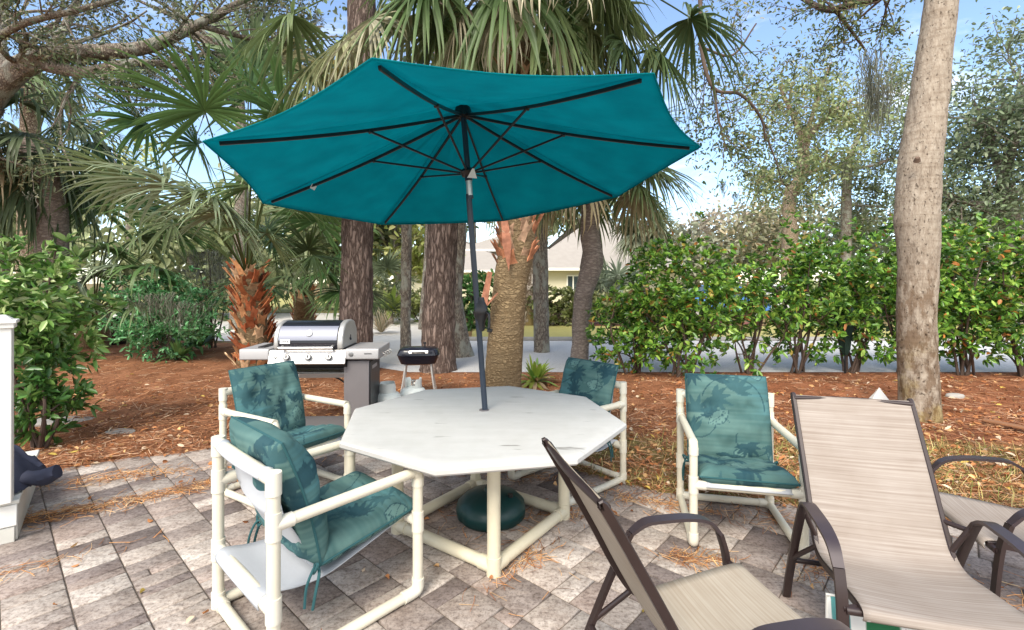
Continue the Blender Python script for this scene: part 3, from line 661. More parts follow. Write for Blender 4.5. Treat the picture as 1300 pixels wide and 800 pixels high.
def cushion(name,parent,w,L,t,bend,seed,N=110,tuft=((0,0),),puff=1.0):
    """bend(u metres across, v metres along, h height) -> local xyz"""
    a=np.sin(np.linspace(-1,1,N)*math.pi/2*.999); A,B=np.meshgrid(a,a); X=A*w/2; Y=B*L/2
    prof=(1-np.abs(A)**8).clip(0)**.5*(1-np.abs(B)**9).clip(0)**.5
    wr=np.array([noise.noise(Vector((x*7,y*7,seed*3.1)))*.5+noise.noise(Vector((x*17,y*13,seed)))*.30 for x,y in zip(X.ravel(),Y.ravel())]).reshape(A.shape)
    dip=np.zeros_like(A)
    for tx,ty in tuft: dip+=np.exp(-((X-tx)**2+(Y-ty)**2)/.0016)*.55
    V=[];C=[]
    for s in (1,-1):
        h=(s*t/2 if s>0 else -t*.34)*prof*(1+wr*.55-dip*.55)*puff
        Q=np.array([bend(x,y,z) for x,y,z in zip(X.ravel(),Y.ravel(),h.ravel())]); V.append(Q)
        C.append(print_color(X if s>0 else -X,Y,seed).reshape(-1,3))
    n=N*N; i,j=np.meshgrid(np.arange(N-1),np.arange(N-1)); k=(j*N+i).ravel(); f=np.stack([k,k+1,k+1+N,k+N],1)
    Fq=np.concatenate([f,f[:,::-1]+n]); 
    o=npmesh(name,np.concatenate(V),Fq,M['cush'],np.concatenate(C),parent,world=False,smooth=True)
    # piping
    mb=MB(); pts=[]
    for s in np.linspace(-1,1,16): pts.append(bend(s*w/2,-L/2,0))
    for s in np.linspace(-1,1,16)[1:]: pts.append(bend(w/2,s*L/2,0))
    for s in np.linspace(1,-1,16)[1:]: pts.append(bend(s*w/2,L/2,0))
    for s in np.linspace(1,-1,16)[1:]: pts.append(bend(-w/2,s*L/2,0))
    mb.tube(pts,.0055,6); mb.build('piping',M['tie'],o)
    return o
def sheetmesh(name,parent,prof,w,mat,n=10,thick=.004,sag=0,k=5):
    """cloth spanned between side rails: prof = [(y,z)...]"""
    P_=catmull([Vector((0,a,b)) for a,b in prof],k); m=len(P_); V=[];uv=[];Fq=[]; d=0
    for i,p in enumerate(P_):
        if i: d+=(p-P_[i-1]).length
        for j in range(n+1):
            s=j/n*2-1; q=-sag*(1-s*s)*math.sin(math.pi*min(1,i/(m-1)*1.0)); t=(P_[min(i+1,m-1)]-P_[max(i-1,0)]).normalized(); nr=Vector((0,-t.z,t.y))
            if nr.z<0 and abs(nr.z)>.3: nr=-nr
            V.append((s*w/2,p.y+nr.y*q,p.z+nr.z*q)); uv.append((s*w/2,d))
    for i in range(m-1):
        for j in range(n): Fq.append((i*(n+1)+j,i*(n+1)+j+1,(i+1)*(n+1)+j+1,(i+1)*(n+1)+j))
    o=npmesh(name,V,Fq,mat,None,parent,world=False,smooth=True,uv=uv)
    s=o.modifiers.new('t','SOLIDIFY'); s.thickness=thick; s.offset=0
    return o
def pvc_chair(loc,rz,label,seed,back_lean=(.24,.40,.365,.93),w=.60,folded=False,hb=.80,seatdrop=0,bt=.13,ties=((-1,),)):
    r=empty('pipe_armchair',loc,rz,label,'armchair','cream pipe armchairs round the patio table'); hw=w/2; yr,yf=.33,-.33; R=.0245; RF=.029
    def pipe(mb,a,b,rr=R): mb.tube([a,b],rr,14)
    for s in (-1,1):
        x=s*hw
        mb=MB(); pipe(mb,(x,yr,.02),(x,yr,hb)); lg=mb.build('rear_post',M['pvc'],r)
        for za,zb,zc,dx,dy in ((hb-.085,hb+.006,hb-.0245,-s*.065,0),(.565,.675,.622,0,-.07),(.235,.335,.285,-s*.07,0),(.0,.075,.03,-s*.07,0)):
            mb=MB(); mb.tube([(x,yr,za),(x,yr,zb)],RF,14); mb.tube([(x,yr,zc),(x+dx,yr+dy,zc)],RF,14); mb.build('pipe_fitting',M['pvcj'],lg)
        mb=MB(); pipe(mb,(x,yf,.03),(x,yf,.60)); lg=mb.build('front_leg',M['pvc'],r)
        mb=MB(); mb.tube([(x,yf,.33),(x,yf,.43)],RF,14); mb.tube([(x,yf,.38),(x-s*.07,yf,.38)],RF,14); mb.build('pipe_fitting',M['pvcj'],lg)
        mb=MB(); mb.tube([(x,yf,.56),(x,yf,.60)],RF,14); mb.build('pipe_fitting',M['pvcj'],lg)
        mb=MB(); mb.tube([(x,yf,.09),(x,yf,.045),(x,yf+.02,.028),(x,yf+.085,.027)],RF,14,k=3); mb.build('pipe_fitting',M['pvcj'],lg)
        mb=MB(); mb.tube([(x,yr-.03,.622),(x,yf+.06,.632),(x,yf+.02,.63),(x,yf,.605),(x,yf,.58)],[R,R,R*1.08,R*1.1,R*1.05],14,k=4); mb.build('armrest',M['pvc'],r)
        mb=MB(); pipe(mb,(x,yf+.04,.027),(x,yr,.027)); mb.build('floor_runner',M['pvc'],r)
    mb=MB(); pipe(mb,(-hw,yr,hb-.0245),(hw,yr,hb-.0245)); mb.build('top_rail',M['pvc'],r)
    mb=MB(); pipe(mb,(-hw,yr,.285),(hw,yr,.285)); mb.build('lower_rail',M['pvc'],r)
    mb=MB(); pipe(mb,(-hw,yr,.03),(hw,yr,.03)); mb.build('floor_rail',M['pvc'],r)
    mb=MB(); pipe(mb,(-hw,yf,.38),(hw,yf,.38)); mb.build('front_rail',M['pvc'],r)
    # sling: wraps the top rail, hangs to the seat; seat piece runs from the lower rail to the front rail
    ws=w-.13
    sheetmesh('back_sling',r,[(yr+.01,hb-.055),(yr+.03,hb-.025),(yr,hb+.004),(yr-.035,hb-.03),(yr-.06,hb-.2),(yr-.12,.50),(yr-.19,.345),(yr-.22,.30)],ws,M['gsling'],12,.004,.03)
    sheetmesh('seat_sling',r,[(yr+.028,.262),(yr+.03,.29),(yr,.315),(yr-.12,.285),(yr-.24,.28),(-.05,.315),(yf+.04,.39),(yf,.409),(yf-.03,.38)],ws,M['gsling'],12,.004,.02)
    cw=w-.085
    # seat cushion
    def bs(u,v,h):
        t=(v+.27)/.54; y=.14-t*.50; z=.355+.085*t+.02*math.sin(math.pi*t)*0-.018*(1-(u/(cw/2))**2)*math.sin(math.pi*min(max(t,0),1)); return (u,y+h*.1,z+h+seatdrop)
    cushion('seat_cushion',r,cw+.02,.54,.125,bs,seed,tuft=((-.13,.0),(.13,.0)))
    y0,z0,y1,z1=((.150,.37,.310,.925) if bt<.15 else (.13,.36,.285,.93)) if not folded else (.12,.36,.30,.92)
    dl=math.hypot(y1-y0,z1-z0); dy,dz=(y1-y0)/dl,(z1-z0)/dl
    def bb(u,v,h):
        t=(v+.3)/.6
        if folded and t>.80:      # cushion folds back over the top rail
            q=(t-.80)/.20*.20; a=min(q/.16,1)*2.0; rr=.085; by,bz=y0+dy*dl*.80,z0+dz*dl*.80
            return (u,by+dy*rr*math.sin(a)+ (1-math.cos(a))*rr*1.0+h*(-dz*math.cos(a)+ .2*math.sin(a)), bz+dz*rr*math.sin(a)*1.3+h*(dy+1.0*math.sin(a))*.8)
        bulge=.02*math.sin(math.pi*t)
        return (u,y0+dy*dl*t-dz*(h+bulge),z0+dz*dl*t+dy*h)
    cushion('back_cushion',r,cw+.02,.6,bt,bb,seed+50,tuft=((-.13,.08),(.13,.08)))
    # ties
    for s in (-1,1):
        mb=MB(); x=s*(cw/2+.0); 
        mb.tube([(x,.14,.36),(x+s*.025,.17,.36),(x+s*.03,.2,.30),(x+s*.035,.21,.22)],.006,6,k=4)
        mb.tube([(x,.14,.36),(x+s*.035,.15,.34),(x+s*.045,.17,.27),(x+s*.04,.18,.20)],.006,6,k=4)
        mb.tube([(x+s*.01,.15,.37),(x+s*.045,.16,.385),(x+s*.02,.165,.34),(x+s*.0,.15,.365)],.006,6,k=4)
        mb.build('cushion_tie',M['tie'],r)
    return r
def facing(ax,ay): return math.atan2(ay,ax)+math.pi/2     # rotation that turns local -Y to (ax,ay)
# near-left chair (seen from behind)
fx,fy=math.cos(math.radians(48)),math.sin(math.radians(48)); rt=Vector((fy,-fx,0)); fw=Vector((fx,fy,0))
rear_right=Vector((-.955,1.93,0)); c=rear_right-rt*.33+fw*.355
nl=pvc_chair(c,facing(fx,fy),'cream pipe armchair with puffy teal cushion in the left foreground, seen from behind',11,w=.60,folded=False,hb=.83,bt=.175)
nl.scale=(1.10,1.075,1.0)
# back-left chair facing the camera side
pvc_chair((-1.73,3.70,0),facing(.85,-.52),'cream pipe armchair with teal cushion between the gas grill and the table',23,hb=.79)
pvc_chair((.44,3.855,0),facing(-.76,-.65),'cream pipe armchair tucked behind the far right side of the table',37,hb=.79)
pvc_chair((1.455,3.15,0),facing(-.22,-.975),'cream pipe armchair with pale teal cushion standing empty right of the table',41,hb=.80)
# ---- brown sling chairs
def sling_chair(loc,f,label,sl='sling'):
    r=empty('sling_chair',loc,facing(*f),label,'patio chair','brown framed sling chairs'); hx=.325; hs=.262
    prof=[(-.285,.385),(-.292,.405),(-.275,.425),(-.20,.425),(0,.400),(.14,.385),(.22,.42),(.285,.52),(.36,.66),(.45,.82),(.545,.985),(.56,1.0)]
    sheetmesh('sling_fabric',r,prof,hs*2+.016,M[sl],14,.004,.018,4)
    for s in (-1,1):
        mb=MB(); pts=[Vector((s*hs,a+.012*(b>.43),b-.016*(b<=.43)-.004)) for a,b in prof[2:]]
        mb.band(pts,(1,0,0),.022,.024,k=4); mb.build('side_rail',M['brown'],r)
        arch=[(.45,.0),(.385,.17),(.30,.36),(.225,.51),(.185,.58),(.12,.615),(.03,.618),(-.08,.612),(-.17,.588),(-.225,.53),(-.255,.43),(-.275,.25),(-.29,.0)]
        mb=MB(); mb.band([Vector((s*hx,a,b)) for a,b in arch[:5]],(1,0,0),.034,.016,k=4); mb.build('rear_leg',M['brown'],r)
        mb=MB(); mb.band([Vector((s*hx,a,b)) for a,b in arch[4:10]],(1,0,0),[.036,.05,.052,.052,.046,.038],.013,k=5); mb.build('armrest',M['brownarm'],r)
        mb=MB(); mb.band([Vector((s*hx,a,b)) for a,b in arch[9:]],(1,0,0),.037,.017,k=4); mb.build('front_leg',M['brown'],r)
        for a_,b_ in (((s*hs,.235,.43),(s*hx,.205,.57)),((s*hs,.30,.53),(s*hx,.225,.53)),((s*hx,.35,.25),(s*hs,.20,.40)),((s*hs,-.24,.405),(s*hx,-.262,.405))):
            mb=MB(); mb.tube([a_,b_],.011,10); mb.build('bracket',M['brown'],r)
    mb=MB(); mb.tube([(-hx+.01,-.265,.402),(hx-.01,-.265,.402)],.0145,12); mb.build('front_bar',M['brown'],r)
    mb=MB(); mb.tube([(-hx+.01,-.262,.300),(hx-.01,-.262,.300)],.010,12) if False else mb.tube([(-hx+.01,.36,.235),(hx-.01,.36,.235)],.012,12); mb.build('rear_bar',M['brown'],r)
    mb=MB(); mb.tube([(-hs,.552,.987),(0,.57,.99),(hs,.552,.987)],.013,12,k=4); mb.build('top_bar',M['brown'],r)
    for s in (-1,1):
        mb=MB(); mb.lathe([(.006,-.004),(.016,-.003),(.016,.003),(.008,.006)],(s*(hs-.01),-.286,.402),14,ax=(0,-1,0)); mb.build('end_cap',M['alu'],r)
    return r
sling_chair((1.59,1.93,0),(-.26,-.965),'taupe sling chair with brown frame facing the camera, nearest on the right')
sling_chair((.735,1.68,0),(.974,.225),'beige sling chair turned sideways in the foreground, cut by the bottom edge','slingb')
sling_chair((2.50,2.36,0),(-.95,.30),'sling chair cut by the right frame edge, only its curved arms and pale seat showing','sling')
# palm print cushion under right chair
r=empty('folded_cushion',(1.56,1.92,0),-.28,'white cushion with green palm print stored under the right sling chair','cushion')
mb=MB(); N_=24; vs=[];
for s in (1,-1):
    for j in range(N_):
        for i in range(N_):
            a=i/(N_-1)*2-1;b=j/(N_-1)*2-1; t=((1-a**4)*(1-b**4))**.5*.06*s; vs.append((a*.27,t,.155+b*.15))
fs=[(q*N_*N_+j*N_+i,q*N_*N_+j*N_+i+1,q*N_*N_+(j+1)*N_+i+1,q*N_*N_+(j+1)*N_+i) for q in range(2) for j in range(N_-1) for i in range(N_-1)]
mb.add(vs,fs); mb.build('cover',M['palmcloth'],r)
mb=MB(); mb.tube([(-.27,0,.005),(.27,0,.005),(.27,0,.305),(-.27,0,.305),(-.27,0,.005)],.006,6); mb.build('piping',M['white'],r)
g=G(1114,515); mb=MB(); mb.add([(-.17,-.06,0),(.16,-.08,0),(.02,.0,.235),(-.13,.08,0),(.20,.08,0),(.04,.02,.225)],[(0,1,2),(3,5,4),(0,2,5,3),(1,4,5,2),(0,3,4,1)])
mb.v=[(x+g.x,y+g.y,z) for x,y,z in mb.v]; tag(mb.build('folded_board',M['white'],smooth=False),'small white folded board peeking over the right sling chair back','board')
# ---- gas grill
def grill():
    r=empty('gas_grill',(-2.07,5.18,0),math.radians(2.0),'grey gas grill with black lid, three knobs and side shelves','grill')
    b=lambda mb,nm,mt,par=r,**k: mb.build(nm,M[mt],par,**k)
    x0=-.40; x1=.36
    mb=MB(); mb.prism([(-.27,.76),(-.29,.775),(-.235,.905),(.23,.905),(.23,.70),(-.2,.70)],x0,x1); b(mb,'firebox','black',bev=.004)
    mb=MB(); n=[(-.305,.755),(-.312,.765),(-.262,.898),(-.245,.900),(-.245,.895),(-.29,.76)]; mb.prism(n,x0-.005,x1+.005); cp=b(mb,'control_panel','steel',bev=.003)
    pn=Vector((0,-.934,.35)).normalized()
    for x in (-.215,.0,.205):
        c=Vector((x,-.290,.825)); mb=MB(); mb.lathe([(.045,0),(.045,.006),(.03,.008)],c,20,ax=pn); mb.lathe([(.030,.005),(.029,.032),(.025,.036)],c,20,ax=pn); k_=b(mb,'knob','knob')
        mb=MB(); mb.box(c+pn*.038,(.006,.006,.03)); mb.build('pointer',M['black'],k_)
    mb=MB(); mb.lathe([(.014,0),(.014,.012),(.01,.014)],Vector((-.335,-.288,.825)),14,ax=pn); b(mb,'igniter_button','knob')
    # shelves
    for (a,c,nm) in ((-.70,-.405,'left_shelf'),(.365,.70,'right_shelf')):
        mb=MB(); mb.prism([(-.275,.80),(-.285,.81),(-.285,.895),(-.275,.912),(.235,.912),(.235,.88),(.22,.80)],a,c); s_=b(mb,'side_shelf','lgrey',bev=.008)
    mb=MB(); mb.lathe([(.024,0),(.024,.004),(.019,.006)],(.42,-.286,.855),20,ax=(0,-1,0)); b(mb,'emblem','knob')
    mb=MB(); mb.box((.59,-.288,.862),(.075,.003,.011)); b(mb,'nameplate','knob')
    for i in range(4):
        mb=MB(); y=-.16+i*.1; mb.tube([(.70,y,.845),(.735,y,.84),(.738,y,.815),(.722,y,.805)],.0045,6,k=3); b(mb,'tool_hook','alu')
    mb=MB(); mb.box((-.52,-.02,.918),(.07,.34,.012)); b(mb,'shelf_slot','black')
    # lid
    def lidprof(k=1.0,o=0):
        pts=[(-.265-o,.905),(-.272-o,.955),(-.262-o,1.03),(-.225-o*.8,1.105),(-.16,1.155+o),(-.06,1.18+o),(.06,1.178+o),(.15,1.15+o),(.215+o,1.08),(.235+o,1.0),(.235+o,.905)]
        return [(a,c) for a,c in pts]
    mb=MB(); mb.prism(lidprof(),-.315,.275); ld=b(mb,'lid','blackgl',bev=.004)
    for a,c in ((-.362,-.315),(.275,.335)):
        mb=MB(); mb.prism(lidprof(o=.008),a,c); b(mb,'lid_end_casting','alu',ld,bev=.012)
    mb=MB(); P_=[Vector((0,-.2745,.995)),Vector((0,-.266,1.034)),Vector((0,-.230,1.107)),Vector((0,-.195,1.133))]
    vs=[];fs=[]
    for i,p in enumerate(P_):
        for x in (-.313,.273): vs.append((x,p.y-.002,p.z+.002))
    fs=[(2*i,2*i+1,2*i+3,2*i+2) for i in range(3)]; mb.add(vs,fs); b(mb,'lid_band','greybluelid',ld)
    gn=Vector((0,-.9,.43)).normalized(); c=Vector((-.01,-.252,1.068)); mb=MB(); mb.lathe([(.036,0),(.036,.010),(.031,.013)],c,24,ax=gn); th=b(mb,'thermometer','steel',ld)
    mb=MB(); mb.lathe([(.027,.012),(.027,.0145)],c,24,ax=gn); mb.build('dial',M['paper'],th)
    mb=MB(); mb.box((-.245,-.277,.985),(.10,.006,.042),rot=Matrix.Rotation(-.12,3,'X')); b(mb,'badge','paper',ld)
    mb=MB(); 
    for q in range(4): mb.box((-.272+q*.018,-.2815,.986),(.012,.003,.016 if q%2 else .012),rot=Matrix.Rotation(-.12,3,'X'))
    b(mb,'badge_mark','knob',ld)
    mb=MB(); mb.tube([(-.29,-.325,.925),(.25,-.325,.925)],.016,14); hd=b(mb,'handle','steel')
    mb=MB(); 
    for x in (-.27,.23): mb.tube([(x,-.325,.925),(x,-.265,.935)],.014,10)
    mb.build('handle_bracket',M['alu'],hd)
    mb=MB(); mb.tube([(.337,-.03,.985),(.345,-.03,.99)],.016,10); mb.tube([(.342,-.03,1.03),(.342,-.03,.97)],.004,6); b(mb,'hinge_pin','black')
    # right pillar cabinet
    mb=MB(); mb.box((.475,-.02,.41),(.225,.42,.74)); b(mb,'cabinet_pillar','greyp',bev=.006)
    mb=MB(); mb.box((.594,-.02,.41),(.014,.40,.72)); sp=b(mb,'side_panel','black',bev=.003)
    mb=MB(); mb.box((.602,-.05,.70),(.002,.20,.035)); b(mb,'side_sticker','lgrey',sp)
    for x,y in ((.345,-.20),(.345,.2),(-.37,-.20),(-.37,.2)):
        mb=MB(); mb.box((x,y,.40),(.035,.035,.72)); b(mb,'frame_leg','greyp',bev=.003)
    mb=MB(); mb.box((0,0,.075),(.78,.44,.03)); b(mb,'bottom_shelf','greyp',bev=.004)
    mb=MB(); 
    for z in (.70,.655): mb.tube([(-.37,-.19,z),(.34,-.19,z-.01)],.008,8)
    mb.tube([(-.3,-.1,.66),(-.1,-.12,.60),(.12,-.1,.61),(.3,-.05,.5),(.3,0,.3)],.009,8,k=5); b(mb,'gas_hose','black')
    mb=MB(); mb.box((.0,0,.62),(.60,.34,.05),top=1.3); b(mb,'grease_tray','alu')
    for x,y in ((-.37,-.2),(-.37,.2),(.52,-.18),(.52,.16)):
        mb=MB(); mb.lathe([(.006,-.014),(.028,-.014),(.03,0),(.028,.014),(.006,.014)],(x,y,.031),16,ax=(1,0,0)); b(mb,'caster','black')
grill()
def bbq():
    g=Vector((-1.305,6.75,0)); r=empty('charcoal_grill',g,math.radians(6),'small black boxy charcoal grill on aluminium legs by the pine trunk','grill')
    b=lambda mb,nm,mt,par=r,**k: mb.build(nm,M[mt],par,**k)
    def rb(x,y,z,n=5):   # rounded rectangle ring
        return [(x*math.copysign(abs(math.cos(a))**.45,math.cos(a)),y*math.copysign(abs(math.sin(a))**.45,math.sin(a)),z) for a in [2*math.pi*i/32 for i in range(32)]]
    def loft(rings):
        mb=MB(); vs=[p for q in rings for p in q]; n=32
        fs=[(k*n+i,k*n+(i+1)%n,(k+1)*n+(i+1)%n,(k+1)*n+i) for k in range(len(rings)-1) for i in range(n)]+[tuple(range(n-1,-1,-1)),tuple((len(rings)-1)*n+i for i in range(n))]
        return mb.add(vs,fs)
    b(loft([rb(.17,.10,.44),rb(.24,.15,.46),rb(.275,.18,.54),rb(.285,.19,.575)]),'bowl','blackgl',ang=30)
    ld=b(loft([rb(.29,.195,.577),rb(.29,.195,.592),rb(.265,.17,.65),rb(.22,.13,.675),rb(.05,.03,.682)]),'lid','blackgl',ang=30)
    mb=MB(); mb.box((.01,-.178,.632),(.26,.012,.04),rot=Matrix.Rotation(-.45,3,'X')); b(mb,'lid_plate','steel',ld,bev=.003)
    mb=MB(); mb.tube([(-.07,-.19,.63),(-.06,-.225,.635),(.08,-.225,.635),(.09,-.19,.63)],.010,8,k=3); b(mb,'handle','black',ld)
    mb=MB(); mb.lathe([(.012,0),(.012,.03),(.022,.035),(.02,.06)],(.08,.05,.68),12); b(mb,'vent_knob','black',ld)
    for sx in (-1,1):
        for sy in (-1,1):
            mb=MB(); mb.tube([(sx*.17,sy*.09,.47),(sx*.205,sy*.13,.2),(sx*.245,sy*.15,.0)],.0125,8,k=3); b(mb,'leg','alu')
    mb=MB(); mb.box((-.24,0,.6),(.02,.1,.02)) ; b(mb,'side_handle','black')
bbq()
def tank(g,rz,label):
    r=empty('propane_tank',g,rz,label,'gas cylinder','propane tanks behind the table')
    mb=MB(); mb.lathe([(.02,.03),(.10,.03),(.135,.05),(.152,.09),(.155,.12),(.155,.27),(.150,.30),(.13,.335),(.09,.36),(.05,.368),(.03,.37)],seg=32); mb.build('cylinder',M['tank'],r)
    mb=MB(); mb.lathe([(.115,0),(.12,.0),(.12,.05),(.115,.05)],seg=28); mb.build('foot_ring',M['tank'],r)
    mb=MB()
    for a0,a1 in ((.5,2.6),(3.6,5.8)):
        n=12; vs=[]; 
        for i in range(n+1):
            a=a0+(a1-a0)*i/n; hgt=.46 - (.03 if i in(0,n) else 0)
            for rr in (.094,.099):
                for z in (.345,.385 if 2<i<n-2 else hgt, hgt): pass
                vs+= [(rr*math.cos(a),rr*math.sin(a),.35),(rr*math.cos(a),rr*math.sin(a),hgt)]
        fs=[]
        for i in range(n):
            o=i*4; q=o+4; fs+= [(o,q,q+1,o+1),(o+2,o+3,q+3,q+2),(o+1,q+1,q+3,o+3),(o,o+2,q+2,q)]
        mb.add(vs,fs)
    mb.build('collar',M['tank'],r)
    mb=MB(); mb.tube([(0,0,.365),(0,0,.42)],.014,10); mb.tube([(0,0,.40),(0,-.05,.40)],.012,10); v_=mb.build('valve',M['steel'],r)
    mb=MB(); mb.lathe([(.022,0),(.026,.008),(.022,.016)],(0,0,.425),12); mb.build('valve_handle',M['knob'],v_)
    return r
t1=tank((-1.40,5.42,0),.3,'white propane tank nearer the gas grill, just behind the table edge')
c_=copy_tree(t1); c_.location=(-1.16,5.66,0); c_.rotation_euler=(0,0,1.5); c_['label']='white propane tank standing under the small charcoal grill'
mb=MB(); mb.lathe([(.012,0),(.012,.002)],(-.02,-.1555,.245),12,ax=(0,-1,0)); mb.build('red_dot_sticker',plain('red_sticker',(.5,.02,.03)),t1)
# dark bin at the far left
r=empty('plant_pot',G(146,437),0,'black plastic bin standing behind the mulch by the dark palm','bin')
mb=MB(); mb.lathe([(.22,0),(.24,.02),(.29,.60),(.31,.61),(.31,.66),(.27,.66),(.26,.3),(.02,.28)],seg=28); mb.build('tub',M['black'],r)
mb=MB(); mb.tube([(-.30,-.02,.52),(-.36,-.03,.53),(-.36,-.03,.44),(-.29,-.02,.44)],.014,8,k=3); mb.build('handle',M['black'],r)
# dark cone on stake in hedge
g=G(1073,474); r=empty('closed_parasol',g,0,'small dark green closed parasol on a thin stake under the hedge','parasol')
mb=MB(); mb.lathe([(.03,.32),(.07,.42),(.10,.7),(.17,1.05),(.16,1.1),(.03,1.2)],seg=20,rf=lambda a,z:1+.14*math.cos(a*6)); mb.build('folded_cloth',plain('dark_green_cloth',(.008,.03,.02),.8,0,.3),r)
mb=MB(); mb.tube([(0,0,-.02),(0,0,1.28)],.018,8); mb.build('stake',M['black'],r)
# ------------------------------------------------------------------ vegetation
def A3(v): return np.array([v.x,v.y,v.z])
def grow(mb,tips,p,d,L,r,depth,spread=.6,up=.12,rnd=random,wob=.25,kids=(2,4),minr=.006,seg=6):
    p=Vector(p); d=Vector(d).normalized(); pts=[p.copy()]; n=5
    for i in range(n):
        d=(d+Vector((rnd.gauss(0,wob),rnd.gauss(0,wob),rnd.gauss(0,wob)+up))*.55).normalized(); pts.append(pts[-1]+d*L/n)
    r1=max(r*.55,minr*.6); mb.tube(pts,[r,r1],seg,k=2,cap=False)
    if depth==0:
        for q in pts[1:]: tips.append(A3(q))
        return
    for k in range(rnd.randint(*kids)):
        j=rnd.choice([2,3,4,5,5]); dd=(d+Vector((rnd.gauss(0,spread),rnd.gauss(0,spread),rnd.gauss(0,spread*.8)))).normalized()
        grow(mb,tips,pts[j],dd,L*rnd.uniform(.55,.8),max(r*.5,minr),depth-1,spread,up,rnd,wob,kids,minr,max(4,seg-1))
def cloud(tips,k,sig,L,W,pal,wts=None,seed=0,droop=.2,flat=.7):
    T=np.array(tips); n=len(T)*k; base=np.repeat(T,k,0)+RNG.normal(0,1,(n,3))*np.array([sig,sig,sig*flat]); d=RNG.normal(size=(n,3)); d[:,2]+=.15
    return leaves(base,d,RNG.uniform(L*.7,L*1.3,n),RNG.uniform(W*.7,W*1.2,n),palette(n,pal,wts,.2),.2,droop)
def moss_strands(pts,n,Lr,w=.012,spread=.12,r=.02):
    """hanging moss: thin wavy ribbons below each point"""
    parts=[]; T=np.array(pts); m=len(T)*n; base=np.repeat(T,n,0)+RNG.normal(0,1,(m,3))*np.array([spread,spread,.03]); L=RNG.uniform(.25,1,m)**1.3*np.repeat(np.array(Lr)*np.ones(len(T)),n)
    seg=6; V=np.zeros((m,seg+1,2,3)); a=RNG.uniform(0,6.28,m); s=np.stack([np.cos(a),np.sin(a),0*a],1); ph=RNG.uniform(0,6.28,m)
    for k in range(seg+1):
        t=k/seg; p=base.copy(); p[:,2]-=L*t; p[:,0]+=.025*np.sin(ph+t*9); p[:,1]+=.025*np.cos(ph*2+t*7); p[:,:2]-= RNG.normal(0,.01,(m,2))
        p[:,:2]=p[:,:2]+(np.repeat(T,n,0)[:,:2]-p[:,:2])*t*.45
        q=s*w*(1-.75*t)*.5; V[:,k,0]=p-q; V[:,k,1]=p+q
    i=np.arange(m)[:,None]*(2*(seg+1)); Fq=np.concatenate([i+np.array([[2*k,2*k+1,2*k+3,2*k+2]]) for k in range(seg)],0)
    return V.reshape(-1,3),Fq,np.repeat(palette(m,[(.20,.21,.16),(.30,.31,.25),(.13,.13,.10)],None,.15),2*(seg+1),0)
def blade(hub,f,nrm,R,n=36,span=2.25,droop=.35,col=(.1,.16,.05),tipcol=None,fold=.35,wm=.045,seg=5,jit=.06):
    f=f/np.linalg.norm(f); s=np.cross(f,nrm); s/=np.linalg.norm(s); nn=np.cross(s,f)
    th=np.linspace(-span,span,n)+RNG.normal(0,.03,n); c=np.cos(th)[:,None];q=np.sin(th)[:,None]
    L=R*(.80+.20*np.cos(th))*RNG.uniform(.88,1.06,n)
    d=c*f+q*s-nn*fold*np.abs(q)**1.5+RNG.normal(0,jit,(n,3)); d=unit(d)
    side=unit(np.cross(d,nn[None])); up=np.cross(side,d)
    st=[0,.22,.42,.66,.86,1.0] if seg==5 else [0,.3,.65,1.0]; ww=[.25,1,1.0,.7,.35,.03] if seg==5 else [.3,1,.7,.03]
    dr=np.clip(droop*RNG.uniform(.45,1.7,n),0,1.6); V=np.zeros((n,len(st),3,3)); C=np.zeros((n,len(st),3,3))
    colv=np.array(col)*(1+RNG.normal(0,.13,(n,1))); tc=np.array(tipcol) if tipcol is not None else None
    for k,(t,w) in enumerate(zip(st,ww)):
        # droop bends the leaflet down while keeping its length
        ang=dr*t**1.6; dirk=d*np.cos(ang*.8)[:,None]*1.0; p=hub+dirk*(L*t)[:,None]; p[:,2]-=L*t*np.sin(ang*.8)*.75
        hw=side*(R*wm*w*.5*RNG.uniform(.9,1.1))
        V[:,k,0]=p-hw+up*R*wm*w*.22; V[:,k,1]=p; V[:,k,2]=p+hw+up*R*wm*w*.22
        cc=colv if tc is None else colv*(1-t**2)+tc*t**2
        C[:,k,0]=cc;C[:,k,1]=cc*.8;C[:,k,2]=cc*1.08
    m=len(st); i=(np.arange(n)*m*3)[:,None]; Q=[]
    for k in range(m-1):
        o=k*3
        Q.append(i+np.array([[o,o+1,o+4,o+3]])); Q.append(i+np.array([[o+1,o+2,o+5,o+4]]))
    return V.reshape(-1,3),np.concatenate(Q,0),C.reshape(-1,3)
GREEN=[(.085,.135,.045),(.11,.17,.065),(.06,.105,.04),(.15,.20,.09)]
